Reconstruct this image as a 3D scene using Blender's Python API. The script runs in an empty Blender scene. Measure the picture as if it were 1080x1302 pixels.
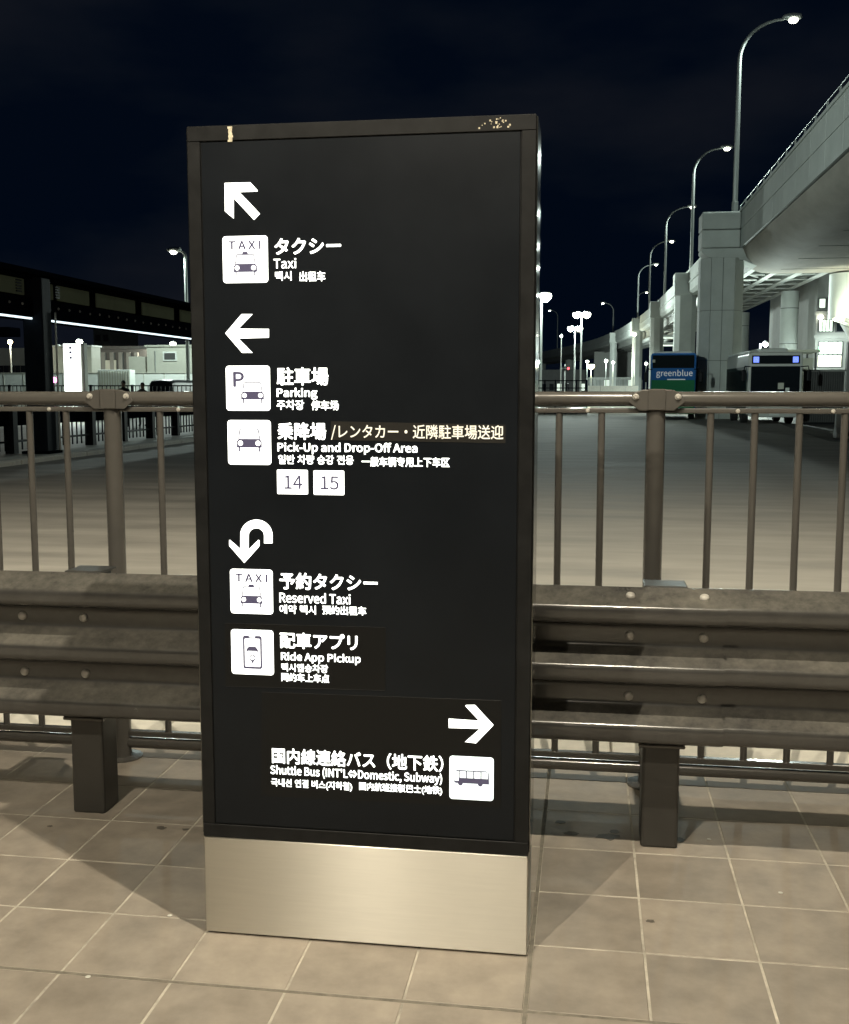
import bpy, bmesh, math, random
from mathutils import Vector, Matrix
random.seed(7)
R = math.radians
scene = bpy.context.scene
col = scene.collection

# ------------------------------------------------------------------ camera
F, CX, CY, H = 1380.0, 540.0, 651.0, 1.45          # photo is 1080 x 1302 px
PITCH = math.atan(156 / 1380.0)
YAW = math.atan(208 * math.cos(PITCH) / 1380.0)
cam = bpy.data.cameras.new('camera'); cam_o = bpy.data.objects.new('camera', cam); col.objects.link(cam_o)
cam.sensor_fit = 'HORIZONTAL'; cam.sensor_width = 36.0; cam.lens = 36.0 * F / 1080.0
cam.clip_start = 0.05; cam.clip_end = 6000
cam_o.location = (0, 0, H); cam_o.rotation_euler = (R(90) - PITCH, 0, YAW)
scene.camera = cam_o

# ------------------------------------------------------------------ night sky
world = bpy.data.worlds.new('World'); scene.world = world; world.use_nodes = True
nt = world.node_tree; nt.nodes.clear()
wout = nt.nodes.new('ShaderNodeOutputWorld'); wbg = nt.nodes.new('ShaderNodeBackground')
sky = nt.nodes.new('ShaderNodeTexSky'); sky.sky_type = 'NISHITA'; sky.sun_disc = False
sky.sun_elevation = R(-5.0); sky.sun_rotation = R(200); sky.air_density = 1.0; sky.dust_density = 1.5
tc = nt.nodes.new('ShaderNodeTexCoord'); mp = nt.nodes.new('ShaderNodeMapping'); mp.inputs['Scale'].default_value = (1.2, 1.2, 3.2)
cn = nt.nodes.new('ShaderNodeTexNoise'); cn.inputs['Scale'].default_value = 2.2; cn.inputs['Detail'].default_value = 5
cr = nt.nodes.new('ShaderNodeValToRGB'); cr.color_ramp.elements[0].position = .46; cr.color_ramp.elements[1].position = .72
cr.color_ramp.elements[0].color = (0, 0, 0, 1); cr.color_ramp.elements[1].color = (.085, .078, .072, 1)
add = nt.nodes.new('ShaderNodeMixRGB'); add.blend_type = 'ADD'; add.inputs[0].default_value = 1.0
glow = nt.nodes.new('ShaderNodeMixRGB'); glow.blend_type = 'ADD'; glow.inputs[0].default_value = 1.0
glow.inputs[2].default_value = (.007, .030, .085, 1)
L = nt.links.new
L(tc.outputs['Generated'], mp.inputs['Vector']); L(mp.outputs['Vector'], cn.inputs['Vector']); L(cn.outputs['Fac'], cr.inputs['Fac'])
L(sky.outputs['Color'], add.inputs[1]); L(cr.outputs['Color'], add.inputs[2]); L(add.outputs['Color'], glow.inputs[1])
L(glow.outputs['Color'], wbg.inputs['Color']); wbg.inputs['Strength'].default_value = 0.08
L(wbg.outputs['Background'], wout.inputs['Surface'])

# ------------------------------------------------------------------ exposure
scene.view_settings.view_transform = 'Standard'; scene.view_settings.look = 'None'
scene.view_settings.gamma = 1; scene.view_settings.exposure = 0; scene.view_settings.use_curve_mapping = False
scene.render.engine = 'CYCLES'; scene.cycles.use_denoising = True
scene.cycles.max_bounces = 6; scene.cycles.sample_clamp_indirect = 4

# ------------------------------------------------------------------ lights of the place and added fill lights
def spot(name, loc, aim, power, color, size=150, rad=.08, blend=.6):
    d = bpy.data.lights.new(name, 'SPOT'); o = bpy.data.objects.new(name, d); col.objects.link(o)
    d.energy = power; d.color = color; d.spot_size = R(size); d.spot_blend = blend; d.shadow_soft_size = rad
    o.location = loc; o.rotation_euler = (Vector(aim) - Vector(loc)).to_track_quat('-Z', 'Y').to_euler()
    return o
def point(name, loc, power, color):
    d = bpy.data.lights.new(name, 'POINT'); o = bpy.data.objects.new(name, d); col.objects.link(o)
    d.energy = power; d.color = color; d.shadow_soft_size = .15; o.location = loc
WARM = (1.0, .90, .71); COOL = (.84, 1.0, .93)
# ceiling downlights of the terminal canopy the photographer stands under
spot('canopy_downlight', (.17, 1.85, 4.5), (.17, 2.0, 0), 600, WARM, 165, .025, .4)
spot('canopy_downlight', (-1.65, -.85, 5.0), (-1.5, .2, 0), 760, WARM, 165, .025, .4)
spot('canopy_downlight', (-1.05, -5.8, 5.5), (-.9, -4, 0), 420, WARM, 160, .05, .4)
# unseen row of lights over the lane, added to brighten near road and kerb
for x_ in (-7.2, -2.4, 2.4, 7.2): spot('lane_fill_light', (x_, 6.8, 5.5), (x_, 9.1, 0), 1250, WARM, 110, .06, .6)
# unseen flood above the canopy, added to brighten the elevated road
spot('viaduct_fill_light', (-12.0, 9.0, 7.4), (9, 52, 10.5), 27000, COOL, 38, .25, .9)

# ------------------------------------------------------------------ pixel -> place
_cp, _sp, _c, _s = math.cos(PITCH), math.sin(PITCH), math.cos(YAW), math.sin(YAW)
FW = Vector((-_s * _cp, _c * _cp, -_sp)); RT = Vector((_c, _s, 0)); UP = RT.cross(FW); CAM = Vector((0, 0, H))
def ray(x, y): return FW + RT * ((x - CX) / F) - UP * ((y - CY) / F)
def G(x, y, z=0.0): r = ray(x, y); return CAM + r * ((z - H) / r.z)
def PY(x, y, Y): r = ray(x, y); return CAM + r * (Y / r.y)
def PX(x, y, X): r = ray(x, y); return CAM + r * (X / r.x)

# ------------------------------------------------------------------ helpers
class MB:
    def __init__(self): self.v = []; self.f = []
    def add(self, vs, fs):
        n = len(self.v); self.v += [tuple(a) for a in vs]; self.f += [tuple(i + n for i in q) for q in fs]; return self
    def box(self, x0, x1, y0, y1, z0, z1):
        vs = [(x0,y0,z0),(x1,y0,z0),(x1,y1,z0),(x0,y1,z0),(x0,y0,z1),(x1,y0,z1),(x1,y1,z1),(x0,y1,z1)]
        return self.add(vs, [(0,3,2,1),(4,5,6,7),(0,1,5,4),(1,2,6,5),(2,3,7,6),(3,0,4,7)])
    def extrude(self, pts, axis, a, b):
        # closed outline pts (2D) pushed along axis: 'x' -> (y,z), 'y' -> (x,z), 'z' -> (x,y)
        def m(p, t): return {'x': (t, p[0], p[1]), 'y': (p[0], t, p[1]), 'z': (p[0], p[1], t)}[axis]
        n = len(pts); vs = [m(p, a) for p in pts] + [m(p, b) for p in pts]
        fs = [tuple(range(n)), tuple(range(2*n-1, n-1, -1))] + [(i, n+i, n+(i+1) % n, (i+1) % n) for i in range(n)]
        return self.add(vs, fs)
    def tube(self, path, r, n=10, cap=True):
        path = [Vector(p) for p in path]; rr = r if isinstance(r, (list, tuple)) else [r] * len(path)
        t0 = (path[1] - path[0]).normalized(); up = Vector((0,0,1)) if abs(t0.z) < .9 else Vector((0,1,0))
        a = t0.cross(up).normalized(); rings = []
        for i, p in enumerate(path):
            t = (path[min(i+1, len(path)-1)] - path[max(i-1, 0)]).normalized()
            a = (a - t * a.dot(t)).normalized(); b = t.cross(a)
            rings.append([p + (a * math.cos(2*math.pi*k/n) + b * math.sin(2*math.pi*k/n)) * rr[i] for k in range(n)])
        vs = [q for g in rings for q in g]; fs = []
        for i in range(len(path) - 1):
            for k in range(n): fs.append((i*n+k, i*n+(k+1) % n, (i+1)*n+(k+1) % n, (i+1)*n+k))
        if cap: fs += [tuple(range(n-1, -1, -1)), tuple((len(path)-1)*n+k for k in range(n))]
        return self.add(vs, fs)
    def lathe(self, prof, c, n=16, axis='z'):
        vs = []; fs = []
        for (r, h) in prof:
            for k in range(n):
                a = 2*math.pi*k/n; p = (r*math.cos(a), r*math.sin(a), h)
                if axis == 'y': p = (p[0], h, p[1])
                if axis == 'x': p = (h, p[0], p[1])
                vs.append((c[0]+p[0], c[1]+p[1], c[2]+p[2]))
        m = len(prof)
        for i in range(m-1):
            for k in range(n): fs.append((i*n+k, i*n+(k+1) % n, (i+1)*n+(k+1) % n, (i+1)*n+k))
        fs += [tuple(range(n-1, -1, -1)), tuple((m-1)*n+k for k in range(n))]
        return self.add(vs, fs)
    def build(self, name, mat, parent=None, smooth=None, bevel=0, seg=2):
        org = ORG.get(parent.name, Vector()) if parent else Vector()
        me = bpy.data.meshes.new(name); me.from_pydata([tuple(Vector(v) - org) for v in self.v], [], self.f)
        bm = bmesh.new(); bm.from_mesh(me); bmesh.ops.recalc_face_normals(bm, faces=bm.faces); bm.to_mesh(me); bm.free()
        me.materials.append(mat); o = bpy.data.objects.new(name, me); col.objects.link(o)
        if parent: o.parent = parent
        ORG[o.name] = org
        if bevel:
            m = o.modifiers.new('bevel', 'BEVEL'); m.width = bevel; m.segments = seg; m.limit_method = 'ANGLE'; m.angle_limit = R(40)
        if smooth: me.shade_smooth() if smooth is True else me.set_sharp_from_angle(angle=R(smooth))
        return o
ORG = {}
def tag(o, label=None, cat=None, group=None, kind=None):
    for k, v in (('label', label), ('category', cat), ('group', group), ('kind', kind)):
        if v: o[k] = v
    return o
def thing(name, loc, label, cat, group=None):
    o = bpy.data.objects.new(name, None); col.objects.link(o); o.location = loc; o.empty_display_size = .2
    ORG[o.name] = Vector(loc); return tag(o, label, cat, group)
def clone(o, parent, delta=(0,0,0), name=None):
    c = o.copy(); col.objects.link(c); c.parent = parent; c.location = Vector(o.location) + Vector(delta)
    ORG[c.name] = ORG.get(o.name, Vector()); return c
def copy_thing(o, loc, label=None):
    c = o.copy(); col.objects.link(c); c.location = loc; ORG[c.name] = Vector(loc)
    if label: c['label'] = label
    for ch in list(o.children):
        d = ch.copy(); col.objects.link(d); d.parent = c
        for g in list(ch.children):
            e = g.copy(); col.objects.link(e); e.parent = d
    return c

def mat(name, rgb, rough=.5, metal=0.0, amt=0.0, scale=8.0, bump=0.0, stretch=(1,1,1), emit=None, estr=0.0, spec=.5,
        rand=0.0, rvar=0.0, dark=None, coat=0.0, aniso=0.0, detail=6):
    m = bpy.data.materials.new(name); m.use_nodes = True; n = m.node_tree.nodes; l = m.node_tree.links.new
    b = n['Principled BSDF']; b.inputs['Base Color'].default_value = (*rgb, 1); b.inputs['Roughness'].default_value = rough
    b.inputs['Metallic'].default_value = metal; b.inputs['Specular IOR Level'].default_value = spec
    b.inputs['Coat Weight'].default_value = coat; b.inputs['Coat Roughness'].default_value = .12
    if emit: b.inputs['Emission Color'].default_value = (*emit, 1); b.inputs['Emission Strength'].default_value = estr
    if aniso:
        b.inputs['Anisotropic'].default_value = aniso
        tg = n.new('ShaderNodeCombineXYZ'); tg.inputs['Z'].default_value = 1.0; l(tg.outputs['Vector'], b.inputs['Tangent'])
    if amt or bump or rvar:
        t = n.new('ShaderNodeTexCoord'); g = n.new('ShaderNodeNewGeometry'); p = n.new('ShaderNodeMapping')
        p.inputs['Scale'].default_value = stretch; l(g.outputs['Position'], p.inputs['Vector'])
        x = n.new('ShaderNodeTexNoise'); x.inputs['Scale'].default_value = scale; x.inputs['Detail'].default_value = detail; x.inputs['Roughness'].default_value = .62
        l(p.outputs['Vector'], x.inputs['Vector'])
    src = None
    if amt:
        q = n.new('ShaderNodeValToRGB'); d = dark or tuple(c * (1 - amt) for c in rgb); h = tuple(min(1, c * (1 + amt)) for c in rgb)
        q.color_ramp.elements[0].position = .3; q.color_ramp.elements[1].position = .7
        q.color_ramp.elements[0].color = (*d, 1); q.color_ramp.elements[1].color = (*h, 1)
        l(x.outputs['Fac'], q.inputs['Fac']); src = q.outputs['Color']; l(src, b.inputs['Base Color'])
    if rand:
        oi = n.new('ShaderNodeObjectInfo'); mr = n.new('ShaderNodeMapRange'); mr.inputs['To Min'].default_value = 1 - rand; mr.inputs['To Max'].default_value = 1 + rand
        hs = n.new('ShaderNodeHueSaturation'); l(oi.outputs['Random'], mr.inputs['Value']); l(mr.outputs['Result'], hs.inputs['Value'])
        if src: l(src, hs.inputs['Color'])
        else: hs.inputs['Color'].default_value = (*rgb, 1)
        l(hs.outputs['Color'], b.inputs['Base Color'])
    if rvar:
        mr = n.new('ShaderNodeMapRange'); mr.inputs['To Min'].default_value = max(.02, rough - rvar); mr.inputs['To Max'].default_value = min(1, rough + rvar)
        l(x.outputs['Fac'], mr.inputs['Value']); l(mr.outputs['Result'], b.inputs['Roughness'])
    if bump:
        u = n.new('ShaderNodeBump'); u.inputs['Strength'].default_value = bump; u.inputs['Distance'].default_value = .01
        l(x.outputs['Fac'], u.inputs['Height']); l(u.outputs['Normal'], b.inputs['Normal'])
    return m
def glowmat(name, rgb, s): return mat(name, rgb, .5, emit=rgb, estr=s)

def dust(m, rgb):
    # settled dust on faces that look upward, broken up by noise
    n = m.node_tree.nodes; l = m.node_tree.links.new; b = n['Principled BSDF']
    g = n.new('ShaderNodeNewGeometry'); sx = n.new('ShaderNodeSeparateXYZ'); l(g.outputs['Normal'], sx.inputs[0])
    mr = n.new('ShaderNodeMapRange'); mr.inputs['From Min'].default_value = .35; mr.inputs['From Max'].default_value = .85; l(sx.outputs['Z'], mr.inputs['Value'])
    t = n.new('ShaderNodeTexNoise'); t.inputs['Scale'].default_value = 26; t.inputs['Detail'].default_value = 10; t.inputs['Roughness'].default_value = .7; l(g.outputs['Position'], t.inputs['Vector'])
    t2 = n.new('ShaderNodeTexNoise'); t2.inputs['Scale'].default_value = 3.5; t2.inputs['Detail'].default_value = 3; l(g.outputs['Position'], t2.inputs['Vector'])
    a = n.new('ShaderNodeMath'); a.operation = 'ADD'; l(t.outputs['Fac'], a.inputs[0]); l(t2.outputs['Fac'], a.inputs[1])
    r2 = n.new('ShaderNodeMapRange'); r2.inputs['From Min'].default_value = .72; r2.inputs['From Max'].default_value = 1.25; l(a.outputs[0], r2.inputs['Value'])
    mu = n.new('ShaderNodeMath'); mu.operation = 'MULTIPLY'; l(mr.outputs['Result'], mu.inputs[0]); l(r2.outputs['Result'], mu.inputs[1])
    mx = n.new('ShaderNodeMixRGB'); l(mu.outputs[0], mx.inputs[0]); mx.inputs[2].default_value = (*rgb, 1)
    old = b.inputs['Base Color'].links[0].from_socket; l(old, mx.inputs[1]); l(mx.outputs[0], b.inputs['Base Color'])
    cm = n.new('ShaderNodeMath'); cm.operation = 'MULTIPLY_ADD'; cm.inputs[1].default_value = -.4; cm.inputs[2].default_value = .4; l(mu.outputs[0], cm.inputs[0]); l(cm.outputs[0], b.inputs['Coat Weight'])
M = {}
M['tile'] = mat('floor tile', (.30, .260, .214), .55, amt=.21, scale=8, bump=.2, rand=.12, rvar=.12)
M['grout'] = mat('grout', (.47, .43, .36), .9, amt=.4, scale=9)
M['joint'] = mat('dark joint filler', (.19, .17, .135), .8, amt=.3, scale=30)
M['kerb'] = mat('pale kerb stone', (.68, .65, .57), .75, amt=.10, scale=12, bump=.15, rand=.06)
M['road'] = mat('worn concrete road', (.215, .205, .18), .78, amt=.30, scale=1.1, stretch=(.35, 1.6, 1), bump=.25, rvar=.15, detail=10)
M['asphalt'] = mat('dark asphalt', (.06, .062, .06), .8, amt=.25, scale=2.0, bump=.3, detail=10)
M['steelbase'] = mat('brushed stainless', (.70, .68, .62), .33, 1.0, amt=.03, scale=40, stretch=(.15, 1, 3), aniso=1.0)
M['cabinet'] = mat('black painted cabinet', (.014, .0145, .015), .42, amt=.25, scale=18, rvar=.12, spec=.14)
M['face'] = mat('black acrylic face', (.009, .011, .014), .30, amt=.15, scale=5, rvar=.06, spec=.14)
M['film'] = mat('black overlay film', (.010, .0105, .011), .34, spec=.15)
M['film2'] = mat('brown black overlay film', (.022, .021, .019), .5, spec=.2)
M['side'] = mat('polished dark side', (.16, .16, .15), .12, .9, rvar=.05, scale=10)
M['ink'] = mat('violet grey print', (.06, .055, .10), .4, emit=(.20, .18, .32), estr=.25)
M['lit'] = glowmat('backlit white acrylic', (.97, 1.0, .97), 2.2)
M['lit2'] = glowmat('backlit cool acrylic', (.90, 1.0, 1.0), 1.15)
M['litdim'] = mat('white film lettering', (.75, .72, .62), .5, emit=(1, .96, .84), estr=.55)
M['brown'] = mat('brown gloss paint', (.092, .087, .079), .22, amt=.04, scale=14, rvar=.10, coat=.35)
M['beam'] = mat('brown gloss rail paint', (.054, .052, .049), .22, amt=.15, scale=22, stretch=(.7, 1, 1), rvar=.12, coat=.4)
dust(M['beam'], (.150, .141, .122))
M['postp'] = mat('dark brown post paint', (.040, .038, .034), .42, amt=.12, scale=10, rvar=.1)
M['bolt'] = mat('galvanised bolt', (.46, .44, .40), .45)
M['guano'] = mat('bird dropping', (.62, .56, .42), .9, amt=.3, scale=90)
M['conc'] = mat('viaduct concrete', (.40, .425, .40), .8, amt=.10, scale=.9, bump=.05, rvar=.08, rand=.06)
M['soffit'] = mat('warm lit soffit tone', (.25, .228, .185), .8, amt=.25, scale=.7, stretch=(1, .4, 1))  # brown of the warm light from below is put into this colour
M['concj'] = mat('panel joint', (.11, .12, .11), .9)
M['galv'] = mat('galvanised pole', (.42, .45, .43), .42, .6)
M['girder'] = mat('grey girder paint', (.30, .31, .29), .55)
M['dark'] = mat('dark structural steel', (.0045, .006, .009), .6, amt=.2, scale=3, spec=.0)
M['colm'] = mat('dark painted column', (.014, .019, .026), .5, amt=.2, scale=2, spec=.03)
M['pan'] = mat('olive fascia glazing', (.075, .082, .050), .5, spec=.0, amt=.2, scale=1.2, emit=(.20, .22, .13), estr=.04)
M['black'] = mat('black metal', (.008, .009, .011), .5, spec=.15)
M['rubber'] = mat('black rubber', (.015, .015, .015), .8)
M['glass'] = mat('dark window glass', (.010, .013, .016), .06, spec=.8)
M['sideglass'] = mat('tinted side glass', (.006, .010, .012), .5, spec=.03)
M['white'] = mat('white painted panel', (.66, .70, .66), .5, amt=.06, scale=1.5)
M['cream'] = mat('off white panel', (.48, .49, .42), .6, amt=.08, scale=1.2)
M['greyw'] = mat('grey building wall', (.20, .205, .19), .7, amt=.12, scale=.8)
M['dgrey'] = mat('dark grey cladding', (.06, .062, .06), .6, amt=.15, scale=1.5)
M['isl'] = mat('island paving', (.45, .45, .40), .7, amt=.2, scale=2, stretch=(2, .5, 1))
M['winlit'] = glowmat('lit window', (.88, 1.0, .86), .85)
M['winwarm'] = glowmat('lit warm window', (1.0, .95, .72), .8)
M['lampw'] = glowmat('lamp lens', (1.0, 1.0, .82), 22)
M['lampy'] = glowmat('yellow lamp lens', (1.0, .93, .42), 12)
M['lampo'] = glowmat('orange lamp lens', (1.0, .62, .22), 12)
M['lamppink'] = glowmat('pink warning lens', (1.0, .25, .62), 5)
M['lampred'] = glowmat('red signal lens', (1.0, .08, .10), 4)
M['tube'] = glowmat('fluorescent tube', (.80, .95, 1.0), 1.6)
M['litwall'] = glowmat('fully lit sign face', (.95, 1.0, .97), 2.6)
M['busblue'] = mat('blue bus paint', (.006, .11, .36), .5, spec=.15)
M['busgreen'] = mat('green bus paint', (.004, .16, .06), .5, spec=.15)
M['buswhite'] = mat('white bus paint', (.52, .54, .51), .3, coat=.4)
M['busgrey'] = mat('teal grey bus paint', (.022, .040, .038), .6, spec=.1)
M['blueicon'] = glowmat('blue access icon', (.18, .28, 1.0), 1.3)
M['letter'] = mat('white vehicle lettering', (.75, .77, .77), .5, emit=(.8, .9, 1), estr=.12)
M['skin'] = mat('skin', (.36, .22, .15), .6)
M['hair'] = mat('dark hair', (.012, .010, .009), .6)
M['cloth1'] = mat('black jacket', (.016, .017, .020), .85)
M['cloth2'] = mat('grey jacket', (.07, .072, .075), .85)
M['vanp'] = mat('dark van paint', (.010, .014, .015), .45, coat=.1)
M['green'] = glowmat('green lit sign', (.30, 1.0, .42), .8)

# ================================================================== SETTING
# ---- ground, road
tag(MB().add([(-900,-60,-.14),(900,-60,-.14),(900,2500,-.14),(-900,2500,-.14)], [(0,1,2,3)]).build('ground', M['asphalt']), kind='structure')
road_v = [(-60,4.84,-.1),(40,4.84,-.1),(40,28,-.1)]
apron = [(7.2, 34.0), (7.6, 40), (9.5, 60), (13.6, 92), (14, 130)]
rv = [(-60,4.84,-.1),(40,4.84,-.1),(40,24,-.1),(9.5,30,-.1)] + [(x, y, -.1) for x, y in apron] + [(-60,130,-.1)]
tag(MB().add(rv, [tuple(range(len(rv)))]).build('road', M['road']), kind='structure')
# ---- pavement of square tiles
slab = MB().box(-6.2, 6.2, -2.0, 4.145, -.14, -.0012).build('pavement', M['grout']); tag(slab, kind='structure')
TX, TY, X0, Y0 = .29, .31, -.122, 2.406
tile_me = None
for i in range(-9, 7):
    for j in range(-2, 6):
        x0, y0 = X0 + i * TX, Y0 + j * TY
        gx, gy = .0022, .0022
        yt = min(y0 + TY, 4.145)
        a = x0 + gx + (.003 if i == 0 else 0); b = x0 + TX - gx - (.003 if i == -1 else 0)
        c = y0 + gy + (.003 if j == 0 else 0); d = yt - gy - (.003 if j == -1 else 0)
        h = random.uniform(-.0007, .0007)
        MB().box(a, b, c, d, -.012, h).build('tile', M['tile'], slab, bevel=.0022, seg=1)
jm = MB().box(-6.2, 6.2, Y0 - .0052, Y0 + .0052, -.0011, -.0004)
jm.box(X0 - .0052, X0 + .0052, -2, Y0 - .0053, -.0011, -.0004).box(X0 - .0052, X0 + .0052, Y0 + .0053, 4.145, -.0011, -.0004)
jm.build('expansion_joint', M['joint'], slab)
M['stain'] = mat('dark oily stain', (.115, .10, .082), .55, amt=.3, scale=60)
M['gum'] = mat('trodden chewing gum', (.62, .60, .54), .8)
for k, (px, py, r_) in enumerate(((728, 1060, .022), (772, 1064, .030), (782, 1058, .016), (712, 1046, .014), (863, 1068, .016), (205, 1053, .014), (236, 1055, .009), (828, 1172, .010), (64, 1051, .008))):
    c = G(px, py); pts = []
    for q in range(14):
        a = 2 * math.pi * q / 14; rr = r_ * random.uniform(.6, 1.15); pts.append((c.x + 1.35 * rr * math.cos(a), c.y + rr * math.sin(a)))
    MB().extrude(pts, 'z', .0009, .0012).build('floor_stain', M['stain'], slab)
for px, py in ((993, 1136), (112, 1243), (216, 1165), (902, 1068)):
    c = G(px, py); MB().lathe([(.006, 0), (.007, .0012), (.003, .0022)], (c.x, c.y, .0009), 9).build('gum_spot', M['gum'], slab)
# ---- kerb of pale stones between tiles and road
kb = MB().box(-6.2, 6.2, 4.15, 4.835, -.14, -.055).build('kerb', M['grout']); tag(kb, kind='structure')
for i in range(-6, 6):
    MB().box(i * .95 + .12, i * .95 + 1.064, 4.152, 4.832, -.054, random.uniform(-.001, .001)).build('kerb_stone', M['kerb'], kb, bevel=.012)
# ---- canopy over the pavement, out of view, added for shading and reflections
tag(MB().box(-30, 30, -16, 8.6, 5.75, 6.2).build('unseen_canopy_roof', M['white']), kind='structure')
# ---- traffic island on the other side of the road
isl = MB().box(-26, -11.85, 9, 95, -.139, -.01).build('traffic_island', M['isl']); tag(isl, kind='structure')
for i in range(24):
    y = 9 + i * 3.0
    MB().box(-11.84, -11.6, y + .01, y + 2.99, -.138, .0 + random.uniform(-.003, .003)).build('kerb_stone', M['kerb'], isl, bevel=.02)
# ---- bus platform behind the buses
plat = MB().box(9.9, 24, 66, 82, -.139, .06).build('bus_platform', M['isl']); tag(plat, kind='structure')

# ================================================================== WAYFINDING PYLON
SY = 2.648
def S(x, y): p = PY(x, y, SY); return p.x, p.z
sx0, sx1, sh = -.990, -.130, 2.094
pyl = thing('wayfinding_pylon', (-.56, SY + .09, 0), 'tall black illuminated wayfinding pylon with white arrows on a brushed steel base', 'sign')
MB().box(sx0, sx1, SY + .004, SY + .178, .272, sh).build('cabinet', M['cabinet'], pyl, bevel=.003)
# frame of four bars standing proud of the face panel
ix0, ix1, iz0, iz1 = -.957, -.165, .308, 2.057
for (a, b, c, d) in ((sx0, sx1, iz1, sh), (sx0, sx1, .272, iz0), (sx0, ix0, iz0, iz1), (ix1, sx1, iz0, iz1)):
    MB().box(a + .0005, b - .0005, SY - .001, SY + .0035, c + .0005, d - .0005).build('frame_bar', M['cabinet'], pyl, bevel=.0012, seg=1)
MB().box(ix0 + .0028, ix1 - .0028, SY, SY + .0036, iz0 + .0028, iz1 - .0028).build('face_panel', M['face'], pyl, bevel=.0008, seg=1)
MB().box(sx1 + .0003, sx1 + .0035, SY + .006, SY + .176, .28, sh - .004).build('side_panel', M['side'], pyl, bevel=.001, seg=1)
MB().box(sx0 - .0035, sx0 - .0003, SY + .006, SY + .176, .28, sh - .004).build('side_panel', M['side'], pyl, bevel=.001, seg=1)
MB().box(sx0 + .001, sx1 - .001, SY + .001, SY + .176, .006, .2705).build('base_cover', M['steelbase'], pyl, bevel=.0025)
MB().box(sx0 + .012, sx1 - .012, SY + .012, SY + .166, -.002, .0058).build('plinth', M['black'], pyl)
EY = SY - .0006
def flat(name, pts, m, parent, y=EY, thick=.0004):
    return MB().extrude([S(*p) for p in pts], 'y', y, y - thick).build(name, m, parent)
def z(pts, ox, oy, k): return [(ox + a / k, oy + b / k) for a, b in pts]
# overlay films
flat('overlay_film', [(421, 535.5), (643, 540), (643, 563.5), (421, 559.5)], M['film2'], pyl, SY - .0001)
flat('overlay_film', [(286, 792.5), (490.5, 798), (490, 878), (287, 872.5)], M['film'], pyl, SY - .0001)
flat('overlay_film', [(333, 880), (637.5, 891), (637, 1027), (332, 1012)], M['film'], pyl, SY - .0001)
def film_edge(pts):
    for a, b in zip(pts[:-1], pts[1:]):
        (x0, z0), (x1, z1) = S(*a), S(*b)
        MB().tube([(x0, SY - .0004, z0), (x1, SY - .0004, z1)], .0006, 4).build('film_edge', M['cabinet'], pyl)
film_edge([(286, 792.5), (490.5, 798), (490, 878), (287, 872.5)]); film_edge([(333, 880), (637.5, 891), (637, 1027)])
# arrows
flat('arrow', z([(95,75),(290,70),(348,132),(345,140),(208,145),(365,310),(320,357),(165,192),(165,347),(97,290)], 270, 220, 6), M['lit'], pyl)
flat('arrow', z([(72,118),(128,52),(166,52),(118,102),(222,103),(222,133),(118,136),(166,185),(130,185)], 260, 380, 2.7), M['lit'], pyl)
ut = [(57,182),(62,178),(127,235),(127,150)]
ut += [(227 - 101*math.cos(t), 150 - 98*math.sin(t)) for t in [math.pi*k/16 for k in range(1, 16)]]
ut += [(328,150),(328,200),(275,200),(275,155)]
ut += [(227 + 48*math.cos(t), 152 - 46*math.sin(t)) for t in [math.pi*k/12 for k in range(1, 12)]]
ut += [(179,155),(179,238),(240,178),(246,182),(246,218),(152,323),(57,215)]
flat('arrow', z(ut, 280, 650, 4.909), M['lit'], pyl)
flat('arrow', z([(612,160),(874,178),(755,50),(765,43),(838,42),(998,215),(848,372),(752,360),(880,248),(614,240)], 480, 890, 6.75), M['lit'], pyl)
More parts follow.
